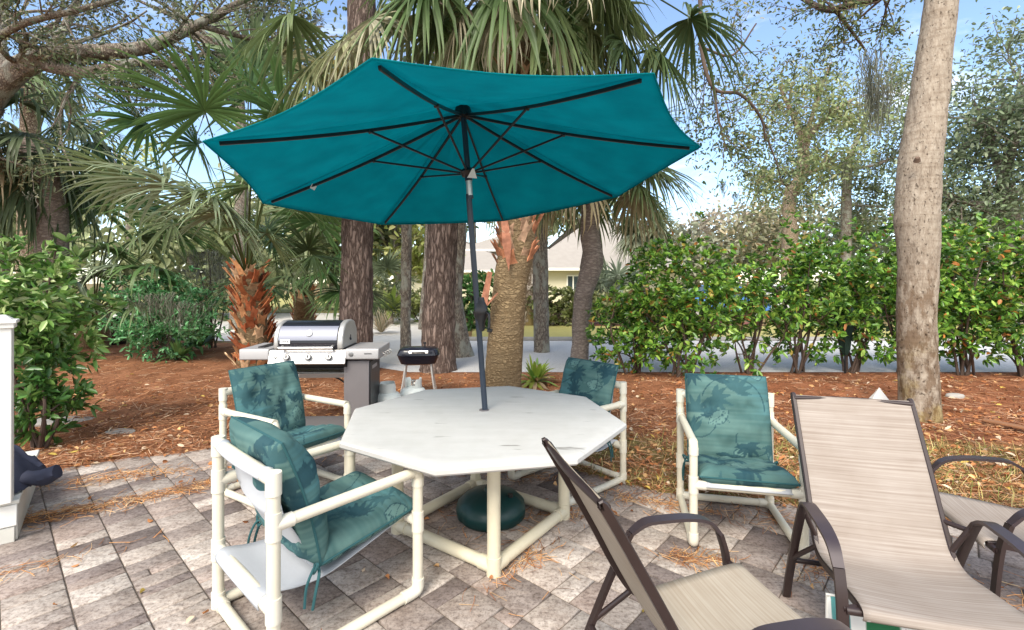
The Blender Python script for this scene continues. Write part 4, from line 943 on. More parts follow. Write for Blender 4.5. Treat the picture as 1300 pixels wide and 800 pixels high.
def palm_crown(root,top,nf,Lp,R,pal=GREEN,el=(-.9,1.3),droop=.4,dead=.0,azr=(0,6.283),extra=(),n=36,seed=1,petr=.016,petcol=(.10,.14,.05),gap=None,deadcol=(.46,.37,.22),tilt=0):
    rs=random.Random(seed); parts=[]; mb=MB(); top=Vector(top)
    fr=[]
    for i in range(nf):
        az=azr[0]+(azr[1]-azr[0])*((i*.618034)%1.0)+rs.uniform(-.15,.15); e=el[0]+(el[1]-el[0])*((i+.5)/nf)+rs.uniform(-.12,.12); fr.append((az,e,Lp*rs.uniform(.8,1.15),R*rs.uniform(.85,1.12),None))
    fr+=list(extra)
    for az,e,lp,rr,cl in fr:
        d=Vector((math.cos(az)*math.cos(e),math.sin(az)*math.cos(e),math.sin(e)))
        pts=[top+Vector((math.cos(az)*.06,math.sin(az)*.06,0))]; dd=d.copy()
        for k in range(5): pts.append(pts[-1]+dd*lp/5); dd=(dd+Vector((0,0,-.085*(1.2 if e<1.2 else .4)))).normalized()
        isdead=cl=='dead' or (cl is None and rs.random()<dead*(1.6 if e<0 else .35)); 
        col=np.array(deadcol)*rs.uniform(.8,1.2) if isdead else (np.array(rs.choice(pal))*rs.uniform(.85,1.15) if cl is None or isinstance(cl,str) else np.array(cl))
        pc=tuple(col*.8) if isdead else petcol
        mb.tube(pts,[petr,petr*.6],6,k=2,cap=False,col=pc)
        f=A3(dd); up=np.array([0,0,1.0]); 
        if abs(f[2])>.93: up=np.array([-math.cos(az),-math.sin(az),.25])
        s=np.cross(f,up); s/=np.linalg.norm(s); nn=np.cross(s,f); tw=rs.uniform(-.5,.5); nn=nn*math.cos(tw)+s*math.sin(tw)
        tip=None if isdead else (col*.9+np.array([.34,.30,.14])*.14)
        parts.append(blade(A3(pts[-1]),f,nn,rr,n=n,droop=droop*(1.9 if isdead else 1)*rs.uniform(.8,1.2)*(1.25 if e<0 else 1),col=col,tipcol=tip,fold=rs.uniform(.15,.5),seg=5 if n>26 else 3,wm=.046*36/n))
    V,Q,C=join(parts); cr=npmesh('crown',V,Q,M['palm'],C,root)
    o=mb.build('petioles',M['palm'],None); o.parent=cr; 
    me=o.data; me.transform(Matrix.Translation(-root.location)); return cr
def trunk(root,pts,rad,mat,seg=20,k=8,nz=.08,nzs=3,name='trunk',cap=True):
    mb=MB(); mb.tube(pts,rad,seg,k=k,cap=cap,nz=lambda p,a:nz*noise.noise(Vector((p.x*nzs*2,p.y*nzs*2,p.z*nzs)))+nz*.5*noise.noise(p*nzs*4)); return mb.build(name,M[mat],root,world=True,ang=80)
def boots(root,pts,rad,n,L=.28,W=.13,out=.10,name='leaf_boots',seed=1,pal=[(.42,.17,.07),(.55,.27,.12),(.25,.09,.04),(.62,.40,.22)],down=False):
    """old leaf bases criss-crossing up a palm trunk"""
    rs=random.Random(seed); C=catmull(pts,10); m=len(C); mb=MB(); R=lerpr(rad,m)
    for i in range(n):
        t=i/n; q=min(int(t*(m-1)),m-2); c=C[q].lerp(C[q+1],t*(m-1)-q); a=i*2.39996+rs.uniform(-.15,.15); r=R[q]
        o=Vector((math.cos(a),math.sin(a),0)); s=Vector((-math.sin(a),math.cos(a),0)); sl=rs.uniform(-.5,.5)
        L_=L*rs.uniform(.6,1.3); W_=W*rs.uniform(.7,1.2); z=Vector((0,0,-1 if down else 1)); ax=(z+s*sl+o*(out/L)*rs.uniform(.4,1.6)).normalized(); b=c+o*r*.88
        col=np.array(rs.choice(pal))*rs.uniform(.7,1.25); th=.018
        p=[b-s*W_/2,b+s*W_/2,b+ax*L_*.5+s*W_*.30+o*.01,b+ax*L_*.5-s*W_*.30+o*.01,b+ax*L_+s*W_*.42+o*.03,b+ax*L_+s*W_*.05+ax*L_*-.22+o*.03,b+ax*L_-s*W_*.42+o*.03]
        vs=p+[v-o*th+ax*-.004 for v in p]
        fs=[(0,1,2,3),(3,2,5),(2,4,5),(3,5,6),(7,10,9,8),(10,12,9),(9,12,11),(10,13,12),(0,7,8,1),(1,8,9,2),(2,9,11,4),(4,11,12,5),(5,12,13,6),(6,13,10,3),(3,10,7,0)]
        mb.add(vs,fs,0,tuple(col))
    return mb.build(name,M['boot'],root,world=True,smooth=False)
def palm(name,b,top,rad,mat,label,cat='palm',bootn=0,bootL=.26,bootfrom=None,group=None,**kw):
    b=Vector(b);top=Vector(top); r=empty(name,b,0,label,cat,group); pts=kw.pop('path',None) or [b-Vector((0,0,.1)),b.lerp(top,.5),top]
    tw=kw.pop('tw',dict()); trunk(r,pts,rad,mat,**tw)
    if bootn:
        bp=bootfrom or pts; boots(r,bp,kw.pop('brad',rad),bootn,L=bootL,seed=kw.get('seed',1),W=kw.pop('bW',.13),out=kw.pop('bout',.10),pal=kw.pop('bpal',[(.42,.17,.07),(.55,.27,.12),(.25,.09,.04),(.62,.40,.22)]))
    palm_crown(r,top,**kw); return r
GP='palms in the bed and beyond the road'
def fr(u,v,Y0,org,lp_,R_,col=None):
    """frond aimed so its hub lies near pixel (u,v) at depth Y0"""
    q=P(u,v,Y0)-org; L=q.length*1.04; az=math.atan2(q.y,q.x); e=math.asin(max(-1,min(1,q.z/q.length)))+.10; return (az,e,L,R_,col)
# centre palm right behind the table
b=G(637,512); t=P(655,-60,6.3)
CE=[fr(u,v,Y0,t,0,R_,cl) for (u,v,Y0,R_,cl) in [(440,30,6.4,1.15,(.34,.36,.20)),(400,55,6.8,1.1,(.25,.29,.14)),(475,10,5.9,1.1,(.42,.40,.27)),(520,5,6.6,1.2,(.30,.32,.18)),(380,-10,6.6,1.2,(.16,.22,.09)),(590,25,5.8,1.0,'dead'),(560,30,6.3,1.0,(.20,.24,.11)),(700,35,6.0,1.0,'dead'),(745,25,6.4,1.1,(.22,.26,.12)),(790,45,6.3,1.1,(.12,.19,.08)),(835,50,6.5,1.15,(.13,.20,.08)),(800,110,6.6,1.0,(.20,.22,.10)),(870,0,6.6,1.15,(.11,.17,.07)),(760,-30,6.2,1.1,(.15,.20,.08)),(640,10,5.6,.9,'dead'),(455,70,7.2,1.0,(.40,.32,.10))]]
path=[b-Vector((0,0,.1)),P(641,440,b.y),P(648,360,6.3),P(656,310,6.3),P(655,200,6.3),t]
r=palm('palm_tree',b,t,[.25,.235,.22,.24,.20,.18],'palmtrunk','tan ringed palm trunk with peeling orange boots, right behind the umbrella pole','palm',0,path=path,nf=38,Lp=1.25,R=1.25,el=(-.95,1.2),droop=.6,dead=.12,seed=4,extra=CE,group=None,tw=dict(nz=.05,nzs=6,seg=28),pal=[(.15,.23,.08),(.21,.28,.11),(.10,.17,.06),(.30,.34,.17)],deadcol=(.50,.45,.31))
boots(r,[P(652,345,6.3),P(656,300,6.3),P(656,200,6.3),P(655,60,6.3)],[.225,.235,.22,.2],90,L=.30,W=.15,out=.09,seed=6,pal=[(.50,.22,.12),(.40,.17,.09),(.24,.13,.08),(.55,.36,.24)])
mbk=MB()
for (u0,v0,u1,v1,w) in [(622,345,606,425,.10),(640,275,646,345,.13),(632,372,606,400,.03)]:
    a=P(u0,v0,6.02);c=P(u1,v1,5.98); d=(c-a); s=d.cross(Vector((0,1,0))).normalized(); n_=Vector((0,-1,0))
    vs=[a-s*w*.3,a+s*w*.3,a.lerp(c,.5)+s*w*.5+n_*.05,c,a.lerp(c,.5)-s*w*.4+n_*.03]; vs+=[v+Vector((0,.02,0)) for v in vs]
    mbk.add(vs,[(0,1,2,4),(4,2,3),(5,9,7,6),(9,8,7),(0,5,6,1),(1,6,7,2),(2,7,8,3),(3,8,9,4),(4,9,5,0)],0,(.30,.13,.08))
mbk.build('husks',M['boot'],r,world=True,smooth=False)
# palm right of it, curved grey trunk
b=G(735,462); t=P(752,215,9.0)
palm('palm_tree',b,t,[.17,.165,.17,.195,.175,.16],'palmgrey','curved knobbly grey palm trunk between the umbrella and the right hedge','palm',0,path=[b-Vector((0,0,.1)),P(737,420,9.2),P(741,375,9.1),P(752,332,9),P(749,290,9),t],nf=24,Lp=1.0,R=1.15,el=(-.45,1.1),droop=.55,dead=.25,seed=9,tw=dict(nz=.16,nzs=3,seg=20),pal=[(.16,.22,.08),(.13,.18,.07),(.22,.25,.11)],deadcol=(.46,.38,.22))
# high palm whose fronds hang over the top right of the umbrella
# second near crown right of the umbrella top
b=Vector((1.42,7.3,0))
# palm with diamond boots further back
b=G(668,413); t=P(664,200,17)
palm('palm_tree',b,t,[.36,.34,.30],'pale','pale palm with criss-cross boots standing across the road','palm',170,bootL=.42,nf=22,Lp=1.3,R=1.7,el=(-.8,1.2),droop=.5,seed=15,n=22,bW=.26,bout=.06,bpal=[(.62,.54,.47),(.5,.42,.36),(.35,.28,.24)],pal=[(.15,.2,.09),(.2,.24,.12)])
# left palmetto with orange boots
b=G(320,470); t=P(313,345,8.6)
E_=[]
DK=(.075,.17,.05); MD=(.125,.24,.075); LT=(.24,.34,.16); SL=(.33,.42,.27)
for (u,v,Y0,R_,cl) in [(200,165,7.4,1.45,DK),(265,150,7.2,1.55,MD),(225,230,6.9,1.35,SL),(272,240,6.8,1.35,SL),(345,205,7.4,1.4,MD),(300,125,8.4,1.5,DK),(318,228,6.8,1.3,LT),(365,160,8.2,1.5,MD),(175,225,7.9,1.3,LT),(385,250,8.0,1.2,MD),(290,262,7.0,1.1,SL),(335,285,7.2,1.0,LT),(215,262,8.4,1.2,DK),(335,95,9.0,1.6,LT),(245,195,8.6,1.3,MD),(370,95,9.2,1.4,(.30,.28,.14))]:
    E_.append(fr(u,v,Y0,t,0,R_,cl))
palm('palm_tree',b,t,[.27,.26,.22,.16],'palmtrunk','short palmetto with shaggy orange boots and big drooping fans, left of the gas grill','palm',130,bootL=.30,path=[b-Vector((0,0,.1)),P(323,430,b.y),P(318,390,8.6),t],nf=3,Lp=1.2,R=.9,el=(.2,1.3),droop=.36,seed=21,extra=E_,n=40,petr=.018,bW=.17,bout=.13,bpal=[(.52,.19,.08),(.60,.30,.14),(.28,.09,.04),(.66,.46,.28),(.45,.14,.06)])
# palmetto behind the grill
b=G(386,437); t=P(386,375,11); E_=[fr(u,v,Y0,t,0,R_,cl) for (u,v,Y0,R_,cl) in [(350,310,10.5,1.3,DK),(400,285,10.3,1.4,MD),(425,320,10.4,1.3,DK),(370,345,9.8,1.1,LT),(430,360,10,1.1,MD),(345,360,10.4,1.1,DK),(410,340,9.8,1.1,DK),(385,270,11.5,1.4,LT),(440,290,11,1.3,MD)]]
palm('palm_tree',b,t,[.24,.22],'palmtrunk','squat dark green palmetto rising behind the gas grill lid','palm',40,bootL=.3,nf=4,Lp=1.2,R=1.2,el=(0,1.3),droop=.45,seed=23,extra=E_,n=36,petr=.02)
# dark palms at left
b=G(60,432); b.z=0; t=P(38,178,9.5)
palm('palm_tree',Vector((-9.1,9.6,0)),t,[.26,.25,.24],'palmgrey','tall dark palm at the far left, under the oak limb','palm',0,path=[Vector((-9.1,9.6,-.1)),P(66,300,9.5),P(62,240,9.5),t],nf=26,Lp=.9,R=1.25,el=(-1.2,.9),droop=.75,seed=31,n=36,pal=[(.055,.11,.045),(.08,.14,.06),(.12,.18,.09),(.15,.20,.11)],dead=.05)
palm('palm_tree',G(34,436),P(40,92,12.4),[.24,.22,.21,.2],'pale','slender pale palm trunk rising into the oak branches at the left','palm',0,path=[G(34,436),P(36,300,12.4),P(38,200,12.4),P(40,92,12.4)],nf=14,Lp=.8,R=1.1,el=(-.6,1.1),droop=.5,seed=33,n=24)
b=G(118,441); t=P(120,395,11.2); E_=[fr(u,v,Y0,t,0,R_,cl) for (u,v,Y0,R_,cl) in [(85,300,10.5,1.6,MD),(120,265,11,1.8,DK),(150,260,10.6,1.8,MD),(170,300,10.5,1.6,LT),(190,330,10,1.5,MD),(95,350,10,1.5,SL),(150,330,9.8,1.2,SL),(175,370,10,1.1,LT),(75,380,10.4,1.1,DK),(210,290,11,1.3,MD),(130,310,9.8,1.2,MD)]]
palm('palm_tree',b,t,[.34,.30],'palmtrunk','wide grey green palmetto with dark shaggy base behind the black bin','palm',50,bootL=.35,nf=5,Lp=1.2,R=1.2,el=(-.3,1.3),droop=.55,seed=35,extra=E_,n=34,petr=.02,bpal=[(.10,.05,.03),(.2,.08,.05),(.06,.03,.02)])
# far palms across the road
palm('palm_tree',Vector((8.3,31,0)),P(818,290,31),[.42,.40,.36],'pale','round headed palm beyond the road, left of the tall hedge shrub','palm',60,bootL=.5,nf=34,Lp=1.1,R=1.7,el=(-.8,1.3),droop=.5,seed=41,n=22,pal=[(.20,.24,.15),(.25,.28,.19),(.14,.17,.10)],bW=.4,bpal=[(.5,.28,.2),(.4,.22,.16)])
palm('palmetto',Vector((5.0,23.5,0)),Vector((5.0,23.5,.7)),[.3,.3],'pale','bushy silvery palmetto beside the curved grey trunk, across the road','palm',0,nf=34,Lp=1.2,R=1.5,el=(-.2,1.4),droop=.4,seed=43,n=22,pal=[(.24,.29,.20),(.30,.34,.25),(.18,.22,.14)])
palm('palmetto',Vector((-6.0,22,0)),Vector((-6.0,22,1.0)),[.3,.3],'pale','silvery palmetto glimpsed between the two pine trunks','palm',0,nf=20,Lp=1.3,R=1.3,el=(-.2,1.4),droop=.4,seed=44,n=22,pal=[(.22,.26,.17),(.16,.20,.11)])
def rosette_plant(name,b,label,cat,nl,L,W,pal,el=(.1,1.4),wts=None,droop=.3,seg=6,h0=.05,seed=1,group=None,stem=None):
    r=empty(name,b,0,label,cat,group); n=nl; a=RNG.uniform(0,6.28,n); e=RNG.uniform(*el,n); d=np.stack([np.cos(a)*np.cos(e),np.sin(a)*np.cos(e),np.sin(e)],1)
    base=np.array([b.x,b.y,b.z+h0])+np.stack([np.cos(a),np.sin(a),0*a],1)*.03; Ls=RNG.uniform(.65,1.1,n)*L; s=unit(np.cross(d,np.array([[0,0,1.]]))); C0=palette(n,pal,wts,.15)
    V=np.zeros((n,seg+1,2,3))
    for k in range(seg+1):
        t=k/seg; p=base+d*(Ls*t)[:,None]; p[:,2]-=Ls*droop*t*t*(1.3-e/1.6); p[:,2]=np.maximum(p[:,2],b.z+.012); q=s*(W*.5*(math.sin(math.pi*(.12+.88*t))**.7 if t<1 else .03)); V[:,k,0]=p-q;V[:,k,1]=p+q
    i=np.arange(n)[:,None]*(2*(seg+1)); Fq=np.concatenate([i+np.array([[2*k,2*k+1,2*k+3,2*k+2]]) for k in range(seg)],0)
    npmesh('leaves',V.reshape(-1,3),Fq,M['leaf'],np.repeat(C0,2*(seg+1),0),r,smooth=True)
    if stem: trunk(r,[b-Vector((0,0,.05)),b+Vector((0,0,stem))],[.12,.09],'palmgrey',12)
    return r
rosette_plant('fern_clump',G(680,489),'yellow green strap leaf clump with dead brown leaves at the palm foot','plant',60,.52,.062,[(.30,.42,.06),(.42,.50,.10),(.17,.33,.06),(.36,.22,.10),(.50,.38,.24)],wts=[4,3,3,2,2],droop=.55,el=(.15,1.45),seed=2)
rosette_plant('sago_plant',G(496,412),'sago palm with yellow green arching leaves seen between the pine trunks','plant',46,1.25,.22,[(.22,.28,.06),(.30,.36,.10),(.13,.20,.05)],droop=.45,h0=.5,stem=.55)
rosette_plant('grass_clump',G(484,424),'tan dry ornamental grass tuft by the driveway behind the grill','grass',160,1.0,.03,[(.60,.50,.34),(.5,.4,.26),(.66,.6,.45)],droop=.6,el=(.6,1.5))
rosette_plant('yucca_plant',G(252,446),'spiky bright green palmetto seedling left of the orange booted palm','plant',70,1.0,.075,[(.10,.22,.06),(.16,.30,.09),(.24,.36,.12)],droop=.35,el=(.25,1.5),h0=.1)
rosette_plant('yucca_plant',G(228,458),'low spiky green plant at the mulch edge in front of the round green shrub','plant',40,.6,.06,[(.10,.20,.06),(.16,.28,.09)],droop=.4,el=(.2,1.4))
rosette_plant('agave_plant',G(560,413),'pale yellow green spiky plant beyond the driveway behind the second pine','plant',50,1.1,.12,[(.34,.38,.16),(.26,.32,.12)],droop=.3,el=(.2,1.4))
# trunks: pines and others
def pine(b,path,rad,mat,label,name='pine_tree',crown=None,cat='tree',seed=1,flare=True,**tw):
    r=empty(name,b,0,label,cat); k_=dict(seg=30,k=14,nz=.10,nzs=4); k_.update(tw); trunk(r,path,rad,mat,**k_)
    if crown:
        rs=random.Random(seed); mb=MB(); tips=[]; top=Vector(path[-1])
        for i in range(crown.get('n',9)):
            a=i*2.4; z=rs.uniform(crown['z0'],crown['z1']); grow(mb,tips,Vector((top.x,top.y,z)),(math.cos(a),math.sin(a),.25),crown.get('L',1.8),.06,1,.5,.05,rs)
        cr=mb.build('branches',M['twig'],r,world=True)
        V,Q,C=cloud(tips,crown.get('k',26),.30,.16,.03,[(.10,.15,.05),(.15,.20,.07),(.07,.11,.04)]); npmesh('crown',V,Q,M['leaf'],C,r)
    return r
Y=8.7; b=G(452,473)
pine(b,[b-Vector((0,0,.15)),P(451,455,b.y),P(452,420,b.y),P(454,300,b.y),P(458,100,b.y),P(460,-100,b.y)],[.36,.30,.285,.265,.25,.22],'pine','thick reddish grey pine trunk directly behind the gas grill',crown=dict(z0=7.0,z1=8.2,n=8),seed=51)
b=G(556,470); pine(b,[b-Vector((0,0,.15)),P(556,455,b.y),P(557,400,b.y),P(562,290,b.y),P(568,100,b.y),P(572,-90,b.y)],[.38,.31,.285,.27,.25,.22],'pine','widest dark pine trunk, just left of the umbrella pole',crown=dict(z0=7.0,z1=8.2,n=8),seed=52)
b=G(585,452); pine(b,[b-Vector((0,0,.15)),P(582,440,b.y),P(574,380,b.y),P(580,300,b.y),P(584,120,b.y)],[.34,.27,.22,.20,.18],'oak','grey lichened trunk half hidden behind the widest pine','shade_tree',seed=53)
b=G(515,447); pine(b,[b-Vector((0,0,.1)),P(515,400,b.y),P(516,300,b.y),P(517,100,b.y)],[.125,.115,.115,.10],'oak','thin dark trunk with small knots between the two pines','shade_tree',crown=dict(z0=3.3,z1=5.2,n=9,L=1.5,k=10),seed=54,nz=.14)
# thick leaning trunk at the right with overhead limbs
b=G(1168,533); Yb=b.y
r=empty('shade_tree',b,0,'thick leaning tan trunk standing in the mulch at the right, its top leaving the frame','tree')
trunk(r,[b-Vector((0,0,.15)),P(1168,520,Yb),P(1166,480,Yb),P(1163,400,Yb),P(1166,330,Yb),P(1164,275,Yb),P(1168,205,Yb),P(1176,150,Yb),P(1186,70,Yb),P(1195,0,Yb),P(1203,-90,Yb)],[.225,.198,.188,.186,.192,.212,.206,.19,.168,.158,.15],'tanbark',seg=44,k=12,nz=.045,nzs=5)
mb=MB(); mb.tube([P(1164,205,Yb-.24),P(1165,200,Yb-.27)],[.035,.022],10); mb.build('branch_scar',M['scar'],r,world=True)
def limbs(r,mb,tips,spec,rs):
    for path,rad,nk,L in spec:
        C=catmull(path,6); mb.tube(path,rad,10,k=6,nz=lambda p,a:.14*noise.noise(p*5))
        R=lerpr(rad,len(C))
        for i in range(nk):
            j=rs.randint(int(len(C)*.15),len(C)-1); dv=(C[min(j+1,len(C)-1)]-C[max(j-1,0)]).normalized(); grow(mb,tips,C[j],(dv+Vector((rs.gauss(0,.8),rs.gauss(0,.6),rs.gauss(-.05,.7)))),L*rs.uniform(.6,1.2),max(.01,R[j]*.3),1,.6,.0,rs,.3,(2,4),.005,5)
OAKL=[(.12,.17,.07),(.17,.22,.09),(.23,.28,.13),(.07,.10,.045),(.26,.23,.10)]
mb=MB(); tips=[]; rs=random.Random(61)
limbs(r,mb,tips,[([P(1202,-80,Yb),P(1140,-30,6.2),P(1060,12,7),P(1010,-6,7.6)],[.10,.03],5,.9),([P(1060,12,7),P(1085,45,7.2),P(1100,66,7.4)],[.03,.015],4,.7),([P(1202,-80,Yb),P(1120,-5,6.4),P(1060,-2,6.7),P(960,-20,7)],[.06,.02],4,.9)],rs)
mb.build('branches',M['twig'],r,world=True)
V,Q,C=cloud(tips,9,.10,.065,.03,OAKL); npmesh('crown',V,Q,M['leaf'],C,r)
V,Q,C=moss_strands([A3(P(1105,62,7.3)),A3(P(1108,70,7.3)),A3(P(1112,80,7.3)),A3(P(1106,95,7.3)),A3(P(1114,105,7.3)),A3(P(1120,110,7.3)),A3(P(1110,120,7.3))],34,[.6,.9,1.1,1.2,1.3,1.0,.9],.012,.10); npmesh('moss',V,Q,M['moss'],C,r)
# oak over the middle right: thin drooping twigs from a tree behind the palms
b=Vector((3.9,12.6,0)); b=Vector((1.6,7.6,0))
r=empty('oak_tree',Vector((2.3,7.9,0)) if False else Vector((-9.6,8.0,0)),0,'live oak whose mossy limb crosses the top left corner','tree')
mb=MB(); tips=[]; rs=random.Random(62)
trunk(r,[Vector((-9.6,8.0,-.1)),P(-75,300,8.1),P(-50,180,8.1),P(-22,128,8.1)],[.42,.36,.32,.28],'oak',seg=20,k=8,nz=.12)
limbs(r,mb,tips,[([P(-40,150,8.1),P(10,98,8.0),P(60,72,7.9),P(120,66,7.9),P(185,60,8),P(250,32,8.2),P(330,-10,8.6)],[.25,.20,.15,.13,.11,.08,.05],20,1.15),([P(60,84,7.9),P(110,92,7.6),P(150,82,7.5),P(190,80,7.6),P(240,88,8)],[.10,.08,.06,.03],12,.8),([P(5,100,8),P(-5,20,8.4),P(40,-40,8.6)],[.14,.08],14,1.2),([P(60,76,7.9),P(90,20,8.6),P(120,-40,9)],[.08,.04],14,1.2),([P(-30,140,8),P(-22,200,8.1),P(-5,160,7.8)],[.1,.05],3,.6),([P(250,32,8.2),P(330,50,8.8),P(400,40,9.4)],[.05,.02],12,1.1),([P(-20,60,7.6),P(30,30,7.2),P(110,10,7.2),P(200,-20,7.4)],[.06,.03],14,1.0)],rs)
mb.build('branches',M['oak'],r,world=True)
V,Q,C=cloud(tips,11,.13,.075,.032,[(.10,.14,.065),(.16,.20,.10),(.22,.25,.14),(.06,.08,.04),(.26,.25,.14)]); npmesh('crown',V,Q,M['leaf'],C,r)
T=np.array(tips); mp=T[RNG.choice(len(T),120)]; V,Q,C=moss_strands(mp,10,.30,.013,.06); npmesh('moss',V,Q,M['moss'],C,r)
# oak twigs right of the umbrella
b=G(688,447); r=empty('oak_tree',b,0,'slim straight grey trunk between the tan and curved palms, thin twigs over the umbrella','tree')
trunk(r,[b-Vector((0,0,.1)),P(687,400,b.y),P(686,300,b.y),P(690,200,b.y),P(700,60,b.y),P(715,-60,b.y)],[.185,.175,.17,.165,.15,.12],'oak',seg=16,k=8,nz=.08)
mb=MB(); tips=[]; rs=random.Random(64)
limbs(r,mb,tips,[([P(715,-60,b.y),P(800,-110,10.8),P(880,-40,10.5),P(890,60,10),P(906,112,9.8),P(940,120,9.8),P(966,150,9.9),P(972,180,10)],[.09,.06,.04,.035,.03,.02],16,1.0),([P(906,112,9.8),P(912,150,9.7),P(922,190,9.7)],[.03,.012],7,.8),([P(890,60,10),P(930,70,10.2),P(960,30,10.4)],[.03,.015],9,.9),([P(972,170,10),P(985,205,10),P(992,230,10)],[.02,.01],4,.6)],rs)
mb.build('branches',M['twig'],r,world=True)
V,Q,C=cloud(tips,6,.16,.09,.045,OAKL); npmesh('crown',V,Q,M['leaf'],C,r)
V,Q,C=moss_strands([A3(P(918,232,9.7)),A3(P(934,245,9.7))],26,[.35,.22],.016,.05); npmesh('moss',V,Q,M['moss'],C,r)
# far oaks
def far_tree(path,rad,spec,label,k=11,lf=.24,sig=.45,pal=OAKL,seed=1,mat='pale',name='oak_tree',moss=0,L=2.2,dep=1,cat='tree'):
    b=Vector(path[0]); r=empty(name,Vector((b.x,b.y,0)),0,label,cat); trunk(r,[Vector((b.x,b.y,-.2))]+list(path),rad,mat,seg=14,k=8,nz=.12,nzs=1.2)
    rs=random.Random(seed); mb=MB(); tips=[]
    for pth,rd,nk,l in spec:
        C=catmull(pth,6); mb.tube(pth,rd,8,k=6)
        for i in range(nk):
            j=rs.randint(int(len(C)*.3),len(C)-1); grow(mb,tips,C[j],(rs.gauss(0,1),rs.gauss(0,1),rs.gauss(.1,.7)),l*rs.uniform(.6,1.2),.035,dep,.7,.0,rs,.3,(2,4),.015,5)
    mb.build('branches',M[mat],r,world=True); V,Q,C=cloud(tips,k,sig,lf,lf*.5,pal); npmesh('crown',V,Q,M['leaf'],C,r)
    if moss:
        T=np.array(tips); mp=T[RNG.choice(len(T),moss)]; V,Q,C=moss_strands(mp,14,1.6,.05,.2); npmesh('moss',V,Q,M['moss'],C,r)
    return r
FP=[(.22,.28,.12),(.28,.34,.16),(.35,.40,.19),(.16,.21,.09),(.32,.32,.16)]  # far oak leaves paled in colour, standing in for distance haze
far_tree([P(1002,360,28),P(1003,290,28),P(1003,250,28),P(1018,222,28),P(1020,182,28)],[.45,.42,.38,.34,.30],[([P(1020,182,28),P(1008,150,28),P(990,110,28)],[.2,.08],8,2.2),([P(1020,182,28),P(1048,150,27.5),P(1085,125,27)],[.2,.08],8,2.2),([P(1020,182,28),P(1040,120,29),P(1055,80,29)],[.16,.06],9,2.4),([P(1018,222,28),P(1045,212,27),P(1050,190,27)],[.16,.05],7,1.6),([P(1010,240,28),P(985,230,29),P(965,225,29)],[.1,.04],8,1.8)],'tall oak with pale forked trunk beyond the hedge, in the middle of the open sky',seed=71,pal=FP,moss=8)
far_tree([P(1074,360,31),P(1074,290,31),P(1075,230,31),P(1078,200,31)],[.32,.3,.26],[([P(1078,200,31),P(1100,150,31),P(1110,110,31)],[.16,.06],12,2.6),([P(1075,235,31),P(1060,215,31),P(1035,213,31)],[.1,.05],8,2.0),([P(1076,215,31),P(1110,210,30),P(1135,200,30)],[.12,.05],12,2.4),([P(1076,260,31),P(1110,262,31),P(1125,265,31)],[.08,.04],6,1.8)],'darker oak right of the pale forked one, behind the hedge',seed=72,pal=[(.17,.21,.10),(.23,.27,.15),(.12,.15,.08)],mat='oak',moss=18)
far_tree([P(1290,360,17),P(1285,300,17),P(1275,230,17)],[.4,.35,.25],[([P(1275,230,17),P(1255,180,17),P(1235,150,17)],[.15,.05],22,1.6),([P(1275,230,17),P(1290,170,17),P(1300,110,17)],[.15,.05],26,1.7),([P(1280,270,17),P(1240,260,17),P(1212,255,17)],[.12,.05],20,1.5),([P(1285,250,17),P(1320,220,17),P(1350,180,17)],[.12,.05],16,1.8)],'dense grey green oak filling the right edge above the hedge',k=12,lf=.17,sig=.36,seed=73,pal=[(.17,.23,.12),(.23,.29,.17),(.12,.16,.09),(.31,.36,.24)],mat='oak')
def bg(u,v,Y,w,h,n,label,pal,seed,name='background_tree',cat='tree',clumps=60,lf=.5,trunkr=.25,flat=.8,gap=.5):
    """far tree: trunk, a few limbs and a crown of leaf clumps"""
    rs=np.random.RandomState(seed); c=P(u,v,Y); c.z=max(c.z,h*.5); b=Vector((c.x,c.y,0)); r=empty(name,b,0,label,cat)
    trunk(r,[Vector((b.x,b.y,-.2)),Vector((b.x+.2,b.y,c.z*.5)),Vector((c.x,c.y,c.z))],[trunkr,trunkr*.8,trunkr*.5],'oak',seg=8,k=3)
    a=rs.normal(size=(clumps,3)); a=unit(a)*(rs.uniform(.35,1,(clumps,1))**.6); ctr=np.array([c.x,c.y,c.z])+a*np.array([w/2,w/2*.8,h/2]); mb=MB()
    for i in range(0,clumps,4): mb.tube([Vector((c.x,c.y,c.z-h*.3)),Vector(ctr[i]).lerp(c,.5)+Vector((0,0,-.2)),Vector(ctr[i])],[trunkr*.35,.03],5,k=2,cap=False)
    mb.build('branches',M['oak'],r,world=True)
    V,Q,C=cloud(list(ctr),max(1,n//clumps),w*.085,lf,lf*.5,pal,flat=.7); cl=np.repeat(1+rs.normal(0,.16,clumps),max(1,n//clumps)*6)[:,None]; npmesh('crown',V,Q,M['leaf'],C*cl,r)
PG=[(.30,.35,.18),(.36,.40,.22),(.24,.29,.15),(.42,.43,.22)]; YG=[(.38,.42,.13),(.32,.38,.11),(.44,.43,.19)]; DG=[(.14,.20,.07),(.20,.26,.10),(.10,.14,.06)]  # pale far-tree tones, here and below: distance haze put into the leaf colour
bg(50,275,26,8,6,2600,'yellowish green tree far behind the dark left palm',[(.34,.36,.16),(.42,.42,.22),(.26,.29,.13)],81)
bg(0,300,22,7,4,2400,'pale olive tree behind the left shrub',PG,82)
bg(240,335,20,6,4,1800,'olive green thicket tree behind the black bin',[(.28,.32,.15),(.34,.37,.19),(.22,.26,.12)],83,clumps=60)
bg(330,310,24,8,5,2400,'broad pale green tree behind the shaggy orange palm',PG,84,clumps=80)
bg(420,260,27,8,8,3200,'mid green tree behind the left pine trunk',DG+PG,85)
bg(500,290,26,6,7,2600,'yellow green tree showing between the two pines',YG,86)
bg(600,240,48,9,8,2400,'green tree above the house roof',DG+PG,87,lf=.7)
bg(720,240,46,10,9,2600,'pale tree above the house behind the umbrella edge',PG,88,lf=.7)
